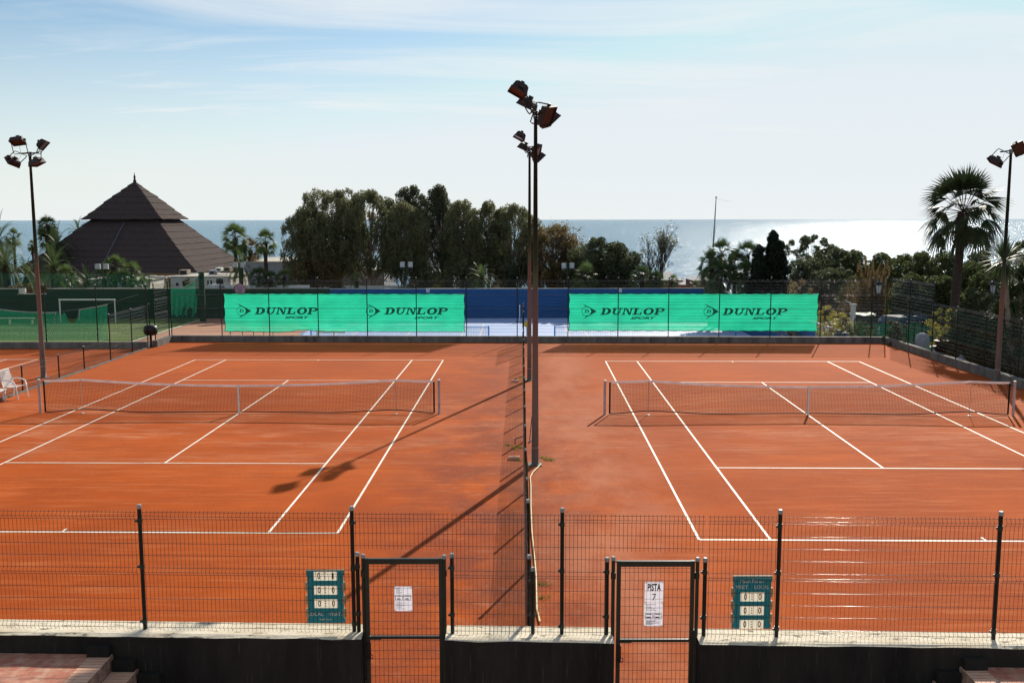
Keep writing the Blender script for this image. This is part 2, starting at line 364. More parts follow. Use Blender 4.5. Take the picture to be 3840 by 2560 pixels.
def copy_tree(o, parent=None):
    c = o.copy(); COL.objects.link(c)
    if parent is not None: c.parent = parent
    for ch in [k for k in list(o.children)]: copy_tree(ch, c)
    return c
def text_mesh(body, bold=0.0, shear=0.0, res=3):
    cu = bpy.data.curves.new('lettering', 'FONT'); cu.body = body; cu.offset = bold; cu.shear = shear; cu.resolution_u = res
    ob = bpy.data.objects.new('lettering', cu); COL.objects.link(ob)
    dg = bpy.context.evaluated_depsgraph_get(); me = bpy.data.meshes.new_from_object(ob.evaluated_get(dg))
    v = [tuple(q.co) for q in me.vertices]; f = [tuple(p.vertices) for p in me.polygons]
    bpy.data.objects.remove(ob); bpy.data.curves.remove(cu); bpy.data.meshes.remove(me); return v, f
def lettering(mb, body, x0, x1, z0, z1, surf, **kw):
    "writes body into the rectangle x0..x1, z0..z1 of the upright surface surf(x,z)"
    v, f = text_mesh(body, **kw)
    xs = [q[0] for q in v]; ys = [q[1] for q in v]; a, b, c, d = min(xs), max(xs), min(ys), max(ys)
    i = len(mb.v)
    for q in v: mb.v.append(tuple(surf(x0+(q[0]-a)/(b-a)*(x1-x0), z0+(q[1]-c)/(d-c)*(z1-z0))))
    mb.f += [tuple(i+k for k in p) for p in f]
def poly(mb, pts, surf):
    i = len(mb.v); mb.v += [tuple(surf(x, z)) for x, z in pts]; mb.f.append(tuple(range(i, i+len(pts))))

# ------------------------------------------------------------------ light and sky
AZ, EL = R(20.8), R(30.3)
sd = Vector((math.sin(AZ)*math.cos(EL), math.cos(AZ)*math.cos(EL), math.sin(EL)))
ld = bpy.data.lights.new('sun', 'SUN'); ld.energy = 4.9; ld.angle = R(.53); ld.color = (1, .92, .79)
lo = bpy.data.objects.new('sun', ld); COL.objects.link(lo); lo.rotation_euler = sd.to_track_quat('Z', 'Y').to_euler()
w = bpy.data.worlds.new('World'); S.world = w; w.use_nodes = True
ns = w.node_tree.nodes; ln = w.node_tree.links; ns.clear()
out = N(ns, 'ShaderNodeOutputWorld'); bg = N(ns, 'ShaderNodeBackground'); bg.inputs[1].default_value = .060
sky = N(ns, 'ShaderNodeTexSky'); sky.sky_type = 'NISHITA'; sky.sun_disc = False; sky.sun_elevation = EL; sky.sun_rotation = AZ
sky.altitude = 10; sky.air_density = 1.0; sky.dust_density = .25; sky.ozone_density = 2.0
tc = N(ns, 'ShaderNodeTexCoord'); sp = N(ns, 'ShaderNodeSeparateXYZ'); ln.new(tc.outputs['Generated'], sp.inputs[0])
# thin high cloud: project the direction on a plane overhead so that streaks flatten towards the horizon
ad = N(ns, 'ShaderNodeMath', operation='ADD'); ad.inputs[1].default_value = .09; ln.new(sp.outputs['Z'], ad.inputs[0])
dx = N(ns, 'ShaderNodeMath', operation='DIVIDE'); ln.new(sp.outputs['X'], dx.inputs[0]); ln.new(ad.outputs[0], dx.inputs[1])
dy = N(ns, 'ShaderNodeMath', operation='DIVIDE'); ln.new(sp.outputs['Y'], dy.inputs[0]); ln.new(ad.outputs[0], dy.inputs[1])
cb = N(ns, 'ShaderNodeCombineXYZ'); ln.new(dx.outputs[0], cb.inputs[0]); ln.new(dy.outputs[0], cb.inputs[1])
mp = N(ns, 'ShaderNodeMapping'); mp.inputs['Scale'].default_value = (.42, 1.25, 1); mp.inputs['Rotation'].default_value = (0, 0, .16); ln.new(cb.outputs[0], mp.inputs[0])
n1 = N(ns, 'ShaderNodeTexNoise', inp={'Scale': 1.0, 'Detail': 10, 'Roughness': .62, 'Distortion': .9}); ln.new(mp.outputs[0], n1.inputs['Vector'])
r1 = N(ns, 'ShaderNodeMapRange', inp={'From Min': .42, 'From Max': .66, 'To Max': .80}); ln.new(n1.outputs['Fac'], r1.inputs['Value'])
hz = N(ns, 'ShaderNodeMapRange', inp={'From Min': 0.0, 'From Max': .19, 'To Min': .93, 'To Max': .0}); ln.new(sp.outputs['Z'], hz.inputs['Value'])
mxx = N(ns, 'ShaderNodeMath', operation='MAXIMUM'); ln.new(r1.outputs[0], mxx.inputs[0]); ln.new(hz.outputs[0], mxx.inputs[1])
cm = N(ns, 'ShaderNodeMix', data_type='RGBA'); cm.inputs['B'].default_value = (10.9, 11.4, 11.6, 1)
dk = N(ns, 'ShaderNodeMix', data_type='RGBA', blend_type='DARKEN'); dk.inputs['Factor'].default_value = 1; dk.inputs['B'].default_value = (9.5, 10.7, 11.5, 1)
tn = N(ns, 'ShaderNodeMix', data_type='RGBA', blend_type='MULTIPLY'); tn.inputs['Factor'].default_value = 1; tn.inputs['B'].default_value = (1.17, 1.27, 1.27, 1)
ln.new(sky.outputs[0], tn.inputs['A']); ln.new(tn.outputs['Result'], dk.inputs['A'])
ln.new(mxx.outputs[0], cm.inputs['Factor']); ln.new(dk.outputs['Result'], cm.inputs['A']); ln.new(cm.outputs['Result'], bg.inputs[0]); ln.new(bg.outputs[0], out.inputs[0])
S.view_settings.view_transform = 'Standard'; S.view_settings.look = 'None'; S.view_settings.gamma = 1; S.view_settings.exposure = .38
S.cycles.use_denoising = True; S.cycles.max_bounces = 6; S.cycles.transparent_max_bounces = 16
S.cycles.sample_clamp_indirect = 4

# ================================================================== SETTING
def gh(x, y):
    if y < 48.9 and x < 18.8: return -.06
    if y < 48.9: 
        z = -.9-max(0, (y-40))*.06
        return z
    z = -2.62
    if y > 104: z -= min(1, (y-104)/46)*4.2
    if y > 150: z -= min(1, (y-150)/40)*3.5
    return z
xs = [-20000, -6000, -1500, -400, -150, -90, -60, -45, -35, -27, -20, -18, 0, 18.78, 18.82, 22, 26, 32, 40, 55, 80, 140, 400, 1500, 6000, 20000]
ys = [-60, 0, 10, 20, 30, 40, 48.88, 48.92, 60, 75, 90, 104, 115, 127, 138, 150, 160, 175, 190, 200]
P = [[(x, y, gh(x, y)) for x in xs] for y in ys]
struct('ground', MB().grid(P), mat('dry_earth', (.12, .09, .06), (.06, .06, .035), .6, rough=.95, bump=.6, bscale=3, c3=(.05, .07, .025), s3=.5))

def sea_mat():
    m, t, ns, ln = nt('sea_water')
    out = N(ns, 'ShaderNodeOutputMaterial'); b = N(ns, 'ShaderNodeBsdfPrincipled')
    b.inputs['Base Color'].default_value = (.045, .16, .25, 1); b.inputs['Roughness'].default_value = .17; b.inputs['IOR'].default_value = 1.33
    tc = N(ns, 'ShaderNodeTexCoord'); last = None
    mp = N(ns, 'ShaderNodeMapping'); mp.inputs['Scale'].default_value = (.25, 1, 1); ln.new(tc.outputs['Object'], mp.inputs[0])
    cal = N(ns, 'ShaderNodeTexNoise', inp={'Scale': .02, 'Detail': 5, 'Roughness': .6}); ln.new(mp.outputs[0], cal.inputs['Vector'])
    cr = N(ns, 'ShaderNodeMapRange', inp={'From Min': .35, 'From Max': .65, 'To Min': .85, 'To Max': 1.0}); ln.new(cal.outputs['Fac'], cr.inputs['Value'])
    for sc, st, d in ((.10, (.42, 1, 1), 2.1), (.55, (.62, 1, 1), .72), (2.2, (.8, 1, 1), .14)):
        mp = N(ns, 'ShaderNodeMapping'); mp.inputs['Scale'].default_value = st; ln.new(tc.outputs['Object'], mp.inputs[0])
        n = N(ns, 'ShaderNodeTexNoise', inp={'Scale': sc, 'Detail': 5, 'Roughness': .55}); ln.new(mp.outputs[0], n.inputs['Vector'])
        bp = N(ns, 'ShaderNodeBump', inp={'Distance': d}); ln.new(n.outputs['Fac'], bp.inputs['Height']); ln.new(cr.outputs[0], bp.inputs['Strength'])
        if last: ln.new(last.outputs[0], bp.inputs['Normal'])
        last = bp
    mp = N(ns, 'ShaderNodeMapping'); mp.inputs['Scale'].default_value = (.55, 1.6, 1); ln.new(tc.outputs['Object'], mp.inputs[0])
    n = N(ns, 'ShaderNodeTexNoise', inp={'Scale': .75, 'Detail': 3, 'Roughness': .5}); ln.new(mp.outputs[0], n.inputs['Vector'])
    r = N(ns, 'ShaderNodeMapRange', inp={'From Min': .54, 'From Max': .70, 'To Min': .02, 'To Max': .42}); ln.new(n.outputs['Fac'], r.inputs['Value']); ln.new(r.outputs[0], b.inputs['Specular IOR Level'])
    ln.new(last.outputs[0], b.inputs['Normal']); ln.new(b.outputs[0], out.inputs[0]); return m
struct('sea', MB().grid([[(x, y, -8.2) for x in (-40000, -8000, -1500, -300, 0, 300, 1500, 8000, 40000)] for y in (170, 260, 500, 1200, 4000, 15000, 50000)]), sea_mat())
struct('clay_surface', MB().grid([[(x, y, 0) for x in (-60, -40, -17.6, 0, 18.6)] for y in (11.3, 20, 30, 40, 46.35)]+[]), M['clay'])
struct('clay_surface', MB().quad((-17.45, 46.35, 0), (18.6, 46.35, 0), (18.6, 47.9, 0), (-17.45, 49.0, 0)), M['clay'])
struct('terrace_ground', MB().box(-30, 30, -8, 9.0, -.3, 0)and MB().quad((-30, 4, .002), (30, 4, .002), (30, 11.3, .002), (-30, 11.3, .002)), M['paver'])

# court lines: each court is painted in one sheet of tapes 4 mm above the clay
CL = (-8.7199, 30.5128, -.0175); CRR = (9.3227, 29.8829, -.0198)
def cpt(c, a, b, z=0): return Vector((c[0]+a*math.cos(c[2])-b*math.sin(c[2]), c[1]+a*math.sin(c[2])+b*math.cos(c[2]), z))
def lines(c, name='court_lines', m=None, z=.004, wd=.05):
    mb = MB(); D, Sg, B, V = 5.485, 4.115, 11.885, 6.4
    def seg(a0, b0, a1, b1, wd=wd):
        zz = z+len(mb.f)*.0004
        if abs(a0-a1) < 1e-6: mb.quad(cpt(c, a0-wd/2, b0, zz), cpt(c, a0+wd/2, b0, zz), cpt(c, a0+wd/2, b1, zz), cpt(c, a0-wd/2, b1, zz))
        else: mb.quad(cpt(c, a0, b0-wd/2, zz), cpt(c, a1, b0-wd/2, zz), cpt(c, a1, b0+wd/2, zz), cpt(c, a0, b0+wd/2, zz))
    for a in (-D, -Sg, Sg, D): seg(a, -B, a, B)
    for b in (-B, B): seg(-D, b, D, b, wd*1.2)
    for b in (-V, V): seg(-Sg, b, Sg, b)
    seg(0, -V, 0, V); seg(0, -B, 0, -B+.2); seg(0, B-.2, 0, B)
    return struct(name, mb, m or M['line'])
lines(CL); lines(CRR)
lines((CL[0]-18.0, CL[1]+.35, CL[2]))

# ------------------------------------------------------------------ near walls, stairs
def wf(x): return 10.955-.0355*x      # front edge of the near wall
def wb(x): return 11.405-.0355*x
def nf(x): return 11.165-.0325*x      # line of the near fence
def rough_wall(name, x0, x1, label, seedn):
    mb = MB(); n = max(3, int((x1-x0)/.35)); rr = random.Random(seedn)
    xs_ = [x0+(x1-x0)*k/n for k in range(n+1)]
    top_f = [(x, wf(x)+rr.uniform(-.012, .012), 1.178+rr.uniform(-.008, .006)) for x in xs_]
    top_m = [(x, wf(x)+.05, 1.19+rr.uniform(-.003, .003)) for x in xs_]
    top_b = [(x, wb(x)-.03, 1.19) for x in xs_]; lo_b = [(x, wb(x), 1.165) for x in xs_]
    mid = [(x, wf(x)+.004, 1.10) for x in xs_]; bot = [(x, wf(x)+.004, 0) for x in xs_]; bb = [(x, wb(x), -.2) for x in xs_]
    mb.grid([bot, mid, top_f, top_m, top_b, lo_b, bb])
    for k in (0, n):
        i = len(mb.v); mb.v += [bot[k], mid[k], top_f[k], top_m[k], top_b[k], lo_b[k], bb[k]]; mb.f.append(tuple(range(i, i+7)) if k else tuple(range(i, i+7))[::-1])
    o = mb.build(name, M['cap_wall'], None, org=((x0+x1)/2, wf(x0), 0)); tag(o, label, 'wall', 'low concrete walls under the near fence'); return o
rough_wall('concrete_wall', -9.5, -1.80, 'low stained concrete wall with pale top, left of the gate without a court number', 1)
rough_wall('concrete_wall', -.80, 1.20, 'short low concrete wall between the two gates, streaked shade-dark front', 2)
rough_wall('concrete_wall', 2.20, 9.5, 'low stained concrete wall with shade-dark front, to the right of the PISTA 7 gate', 3)
for sgn, x0, xt, lab in ((-1, -9.5, -4.80, 'brick edged terrace stair landing in the bottom left corner'), (1, 9.5, 5.21, 'brick edged terrace stair landing in the bottom right corner')):
    t = thing('brick_stair', (xt, 9.5, 0), lab, 'stair', 'brick stairs before the near wall')
    e = xt+sgn*.27
    pts = [(x0, 7), (e, 7), (e, wf(e)-.004), (x0, wf(x0)-.004)]
    if sgn > 0: pts = pts[::-1]
    MB().prism(pts, 0, .95).build('landing', M['paver'], t)
    pts = [(e, 7), (xt-sgn*0, 7), (xt, wf(xt)-.004), (e, wf(e)-.004)]
    if sgn > 0: pts = pts[::-1]
    MB().prism(pts, 0, .953).build('brick_edge', M['brick'], t)
    for k in range(1, 4):
        a = xt-sgn*.30*(k-1)-sgn*.003; b = xt-sgn*.30*k
        pts = [(a, 7), (b, 7), (b, wf(b)-.004), (a, wf(a)-.004)]
        if sgn > 0: pts = pts[::-1]
        MB().prism(pts, 0, .95-.175*k).build('step', M['brick'] if k < 3 else M['paver'], t)
    for k in range(3):
        a = xt-sgn*(-.30+.30*k)-sgn*.02; b = a-sgn*.26; z = 1.08-.17*k
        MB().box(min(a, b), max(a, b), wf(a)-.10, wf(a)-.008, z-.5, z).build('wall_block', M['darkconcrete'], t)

# ------------------------------------------------------------------ wire mesh fences
def zlist(top, bot):
    zs = []; k = 0
    while True:
        for o_ in (0, .045, .085, .237, .387, .535):
            z = top-k*.69-o_
            if z < bot+.02: return zs
            zs.append(z)
        k += 1
def folds(zs, top):
    return [top-.045-.69*k for k in range(8)]
def panel(mb, A, B, top, bot, dv=.05, r=.0025, hk=1.1, n=4, nh=5, spike=.02, side=1, tops=None, zsx=None):
    A = Vector(A); B = Vector(B); d = B-A; Ln = Vector((d.x, d.y, 0)).length; u = Vector((d.x, d.y, 0)).normalized(); nrm = Vector((-u.y, u.x, 0))*side
    zs = zsx or zlist(top, bot); fl = [z for z in folds(zs, top) if z > bot+.03]
    def off(z):
        for f in fl:
            if abs(z-f) < .043: return -.028*(1-abs(z-f)/.043)
        return 0
    for z in zs:
        o_ = nrm*off(z)
        mb.tube([Vector((A.x, A.y, z))+o_, Vector((B.x, B.y, z))+o_], r*hk, nh, caps=False)
    c = int(Ln/dv)
    for k in range(c+1):
        p = A+u*(Ln*(k+.5)/(c+1)); pts = [(p.x, p.y, top+spike)]
        for f in fl:
            for q in (f+.043, f, f-.043):
                if q > bot-.01: w_ = Vector((p.x, p.y, q))+nrm*off(q); pts.append(tuple(w_))
        pts.append((p.x, p.y, bot-.01)); mb.tube(pts, r, n, caps=False)
def post(parent, x, y, z0, z1, r=.024, m=None, cap=True, clips=(), cs=-1):
    p = MB().tube([(x, y, z0), (x, y, z1)], r, 10).build('post', m or M['post'], parent, smooth=False)
    if cap: MB().lathe((x, y, z1), [(r*1.16, -.035), (r*1.18, .004), (r*.85, .014)], 10).build('post_cap', M['cap'], p)
    for cz in clips:
        b = MB().lathe((x, y, cz), [(r*1.25, -.028), (r*1.25, .028)], 10); b.box(x-.05 if cs < 0 else x+.02, x-.02 if cs < 0 else x+.05, y-.022, y-.002, cz-.012, cz+.012)
        b.build('clip', M['gate'], p)
    return p
fn = thing('wire_mesh_fence', (0, nf(0), 1.19), 'dark wire mesh fence on the low wall nearest the camera, around both gates', 'fence')
def npst(x, z1, clips=(2.55, 1.98, 1.29), cs=-1): return post(fn, x, nf(x), 1.17, z1, .024, clips=clips, cs=cs)
tall = [-7.05, -4.475, -1.913, .592, 3.148, 5.696, 8.3]
for i, x in enumerate(tall): npst(x, 2.735, cs=(-1, -1, 1, -1, -1, -1, -1)[i])
for x, z in ((-1.857, 2.17), (-.722, 2.165), (.245, 2.005), (1.127, 2.135), (2.285, 2.142)): npst(x, z, clips=(z-.16, 1.42))
def npan(x0, x1, bot=1.2, top=2.664, name='mesh_panel'):
    mb = MB(); panel(mb, (x0, nf(x0)-.03, 0), (x1, nf(x1)-.03, 0), top, bot, .05, .0024, 1.15, 4, 6, side=1); mb.build(name, M['fence'], fn, smooth=True)
for a, b in ((-9.2, -7.07), (-7.03, -4.5), (-4.45, -1.935), (3.17, 5.675), (5.72, 8.28)): npan(a, b)
npan(-1.89, -.745, 2.24); npan(-.735, .57); npan(.61, 1.12); npan(1.14, 2.27, 2.24); npan(2.30, 3.125)
# fence corners leave the short posts bridged above the gates

# ------------------------------------------------------------------ gates
def gate(x0, xs0, xs1, x1, label):
    y = nf((x0+x1)/2)
    g = thing('mesh_gate', ((x0+x1)/2, y, 0), label, 'gate', 'mesh gates in the near fence')
    for x in (x0, x1): 
        p = MB().tube([(x, nf(x), -.02), (x, nf(x), 2.145)], .022, 10).build('gate_post', M['gate'], g)
        MB().lathe((x, nf(x), 2.145), [(.026, -.03), (.027, .004), (.018, .014)], 10).build('post_cap', M['cap'], p)
        for hz_ in (1.93, .55): MB().tube([(x, y, hz_-.04), (x, y, hz_+.04)], .030, 8).build('hinge', M['gate'], p)
    fr = MB(); w_ = .024
    for x in (xs0, xs1): fr.box(x-w_, x+w_, y-.02, y+.02, .06, 2.115)
    fr.box(xs0+w_, xs1-w_, y-.018, y+.018, 2.045, 2.112); fr.box(xs0+w_, xs1-w_, y-.018, y+.018, .06, .10)
    fr.tube([(x0, y+.002, 2.10), (x1, y+.002, 2.10)], .008, 6)
    fr.build('gate_frame', M['gate'], g)
    MB().box(xs0+w_, xs1-w_, y-.016, y+.016, 1.108, 1.142).build('middle_rail', M['gate'], g)
    MB().box(xs0-.01, xs0+.16, y-.028, y-.018, 1.105, 1.12).build('latch', M['gate'], g)
    h = MB(); h.box(xs0-.02, xs0+.034, y-.032, y-.021, .86, 1.07); pts = [(xs0+.03+.03*math.sin(t), y-.045, .90+.03*math.cos(t)) for t in [k*math.pi/6 for k in range(10)]]
    h.tube([(xs0+.02, y-.03, .95)]+pts, .006, 6); h.build('handle', M['black'], g)
    mb = MB(); zs = [2.02, 1.975, 1.87, 1.765, 1.66, 1.55, 1.44, 1.33, 1.235, 1.16, 1.085, .96, .855, .75, .64, .53, .42, .31, .2]
    for z in zs: mb.tube([(xs0+w_, y-.005, z), (xs1-w_, y-.005, z)], .0026, 6, caps=False)
    n = 15
    for k in range(1, n+1):
        x = xs0+w_+(xs1-xs0-2*w_)*k/(n+1); mb.tube([(x, y-.008, 2.05), (x+.004, y-.002, 1.9), (x, y-.008, 1.7), (x+.004, y-.002, 1.5), (x, y-.008, 1.3), (x, y-.006, 1.14), (x+.003, y-.004, .8), (x, y-.006, .1)], .0024, 4, caps=False)
    mb.build('mesh_panel', M['fence'], g, smooth=True)
gate(-1.789, -1.742, -.858, -.815, 'dark green mesh gate with only a single printed sheet on it')
gate(1.20, 1.265, 2.141, 2.195, 'dark green mesh gate carrying the tall PISTA 7 paper notice')

# ------------------------------------------------------------------ notices and scoreboards
def notice(x0, x1, z0, z1, label, kind):
    y = nf(x0)-.03
    t = thing('paper_notice', ((x0+x1)/2, y, z0), label, 'notice')
    def sf(x, z, o=0): return Vector((x, y-o+.004*math.sin(z*9), z))
    MB().grid([[sf(x0+(x1-x0)*a/4+.006*(z1-z)*0, z) for a in range(5)] for z in [z1+(z0-z1)*k/8 for k in range(9)]]).build('sheet', M['paper'], t)
    ink = MB(); gr = MB(); W_ = x1-x0
    s1 = lambda x, z: sf(x, z, .0025); s2 = lambda x, z: sf(x, z, .002)
    def img(xa, xb, za, zb):
        f = .006
        for q in ((xa, xb, zb-f, zb), (xa, xb, za, za+f), (xa, xa+f, za+f, zb-f), (xb-f, xb, za+f, zb-f)): poly(gr, [(q[0], q[2]), (q[1], q[2]), (q[1], q[3]), (q[0], q[3])], s2)
        poly(ink if kind else gr, [(xa+.012, zb-.02), (xb-.012, zb-.022), (xb-.018, zb-.012), (xa+.02, zb-.01)], s1)
        poly(ink if kind else gr, [(xa+.012, za+.012), (xb-.014, za+.012), ((xa+xb)/2+.01, za+.026), (xa+.03, za+.03)], s1)
    def txt(za, zb, n, lw=.8):
        for k in range(n):
            z = zb+(za-zb)*(k+.5)/n; e = x0+W_*(.1+lw*rnd.uniform(.35, 1)); poly(gr, [(x0+W_*.1, z-.0025), (e, z-.0025), (e, z+.0025), (x0+W_*.1, z+.0025)], s2)
    H = z1-z0
    if kind == 1:
        lettering(ink, 'PISTA', x0+W_*.15, x1-W_*.13, z1-.115, z1-.022, s1, bold=.035)
        lettering(ink, '7', x0+W_*.40, x0+W_*.62, z1-.235, z1-.15, s1)
    elif kind == 2:
        txt(z1-.10, z1-.01, 5, .6); img(x0+.012, (x0+x1)/2-.004, z1-.20, z1-.125); img((x0+x1)/2+.004, x1-.014, z1-.20, z1-.125); txt(z0+.02, z1-.215, 7)
    else:
        txt(z1-.09, z1-.01, 6, .55); img(x0+.012, (x0+x1)/2-.004, z1-.175, z1-.105); img((x0+x1)/2+.004, x1-.014, z1-.175, z1-.105); txt(z0+.02, z1-.185, 7)
    if ink.v: ink.build('printed_text' if kind == 1 else 'printed_picture', M['ink'], t)
    if gr.v: gr.build('small_print', M['greyink'], t)
    tie = MB()
    for x in (x0+.008, x1-.008):
        for z in (z1-.01, z0+.01): tie.tube([(x-.02, y-.01, z+.006), (x, y-.006, z), (x+.022, y-.012, z-.006)], .0022, 4)
    tie.build('cable_tie', M['black'], t)
notice(-1.417, -1.203, 1.465, 1.773, 'single white printed sheet tied to the left gate', 0)
notice(1.572, 1.793, 1.606, 1.865, 'white sheet reading PISTA 7, upper paper on the right gate', 1)
notice(1.568, 1.791, 1.312, 1.603, 'white sheet with small print and two pictures, under the PISTA 7 sheet', 2)

def scoreboard(x0, x1, z0, z1, label, top, rows, digits, left):
    y = nf((x0+x1)/2)+.0
    t = thing('scoreboard', ((x0+x1)/2, y, z0), label, 'scoreboard', 'tennis scoreboards hung on the near fence')
    sf = lambda o: (lambda x, z: Vector((x, y-o, z)))
    n = 48; edge = []
    def nick(k):
        f = (k % 12)/12; return .012 if .15 < f < .7 and 4 < k < 44 else 0
    L_ = [(x0+nick(k), z0+(z1-z0)*k/n) for k in range(n+1)]; Rr = [(x1-nick(k), z0+(z1-z0)*k/n) for k in range(n+1)]
    W_ = x1-x0; H = z1-z0
    wa, wb_ = x0+W_*.20, x0+W_*.82
    mb = MB()
    def slab(pl):
        i = len(mb.v); m_ = len(pl)
        for yy in (y-.012, y+.008): mb.v.extend([(a, yy, b) for a, b in pl])
        mb.f.append(tuple(range(i, i+m_))); mb.f.append(tuple(range(i+m_, i+2*m_))[::-1])
        for k in range(m_): mb.f.append((i+k, i+(k+1) % m_, i+m_+(k+1) % m_, i+m_+k))
    slab(L_[::-1]+[(wa, z0), (wa, z1)]); slab([(wb_, z1), (wb_, z0)]+Rr)
    zz = sorted([z0+H*r for r in rows]); lo_ = z0
    for zc in zz:
        if zc-.058 > lo_+.001: slab([(wa, lo_), (wb_, lo_), (wb_, zc-.058), (wa, zc-.058)])
        lo_ = zc+.058
    if lo_ < z1-.001: slab([(wa, lo_), (wb_, lo_), (wb_, z1), (wa, z1)])
    mb.build('board', M['teal'], t)
    MB().box(x0-.004, x1+.004, y-.008, y+.006, z1+.001, z1+.012).build('top_trim', M['cream'], t)
    for sx in (x0+.006, x1-.006):
        bb = MB()
        for q in range(3):
            za = z0+(z1-z0)*(.13+.25*q); bb.lathe((sx, y+.001, za+.045), [(.02, -.055), (.024, -.02), (.024, .03), (.018, .055)], 10)
        bb.build('score_wheel', M['card'], t)
    let = MB()
    for (s, a, b, c, d) in top: lettering(let, s, x0+W_*a, x0+W_*b, z0+H*c, z0+H*d, sf(.0145), bold=.01 if s[0] == 'M' else 0)
    let.build('lettering', M['lettering'], t)
    for k, (zc, (da, db)) in enumerate(zip(rows, digits)):
        zc = z0+H*zc; cx = (x0+x1)/2 + (-.008 if left else .0)
        cp = MB().quad((wa, y-.004, zc-.058), (wb_, y-.004, zc-.058), (wb_, y-.004, zc+.058), (wa, y-.004, zc+.058)).build('score_card', M['cream'], t)
        dg = MB()
        for s, a in ((da, .295), (db, .665)):
            if s == '0': lettering(dg, '0', x0+W_*a, x0+W_*(a+.075), zc-.040, zc+.040, sf(.0065), bold=.018)
            else: lettering(dg, '1', x0+W_*(a+.01), x0+W_*(a+.06), zc-.040, zc+.040, sf(.0065))
        dg.build('digit', M['ink'], cp)
        dm = MB()
        for q in (-.03, 0, .03): dm.box((x0+x1)/2-.008, (x0+x1)/2+.006, y-.0075, y-.0055, zc+q-.007, zc+q+.006)
        dm.build('small_mark', M['teal'], cp)
    sc = MB()
    for px in (x0+.02, (x0+x1)/2, x1-.02):
        for pz in (z0+.02, z1-.02): sc.tube([(px, y-.02, pz), (px, y-.0125, pz)], .007, 8)
    sc.build('bolt', M['steel'], t)
    MB().tube([((x0+x1)/2, y-.01, z1-.01), ((x0+x1)/2-.004, y-.04, z1+.05), ((x0+x1)/2, y-.03, z1+.09)], .002, 4).build('hook', M['steel'], t)
scoreboard(-2.478, -2.022, 1.295, 1.952, 'teal scoreboard on the left fence showing 0 1 in its top row, LOCAL VISIT. below',
    [('LOCAL', .03, .43, .145, .215), ('VISIT.', .56, .93, .145, .215), ('Match Pointer', .33, .65, .062, .09)], (.90, .63, .375), (('0', '1'), ('0', '0'), ('0', '0')), True)
scoreboard(2.614, 3.078, 1.289, 1.932, 'teal scoreboard on the right fence with VISIT. LOCAL printed above three rows of zeros',
    [('VISIT.', .07, .41, .77, .84), ('LOCAL', .55, .93, .77, .84), ('Match Pointer', .19, .81, .885, .945)], (.615, .35, .085), (('0', '0'), ('0', '0'), ('0', '0')), False)

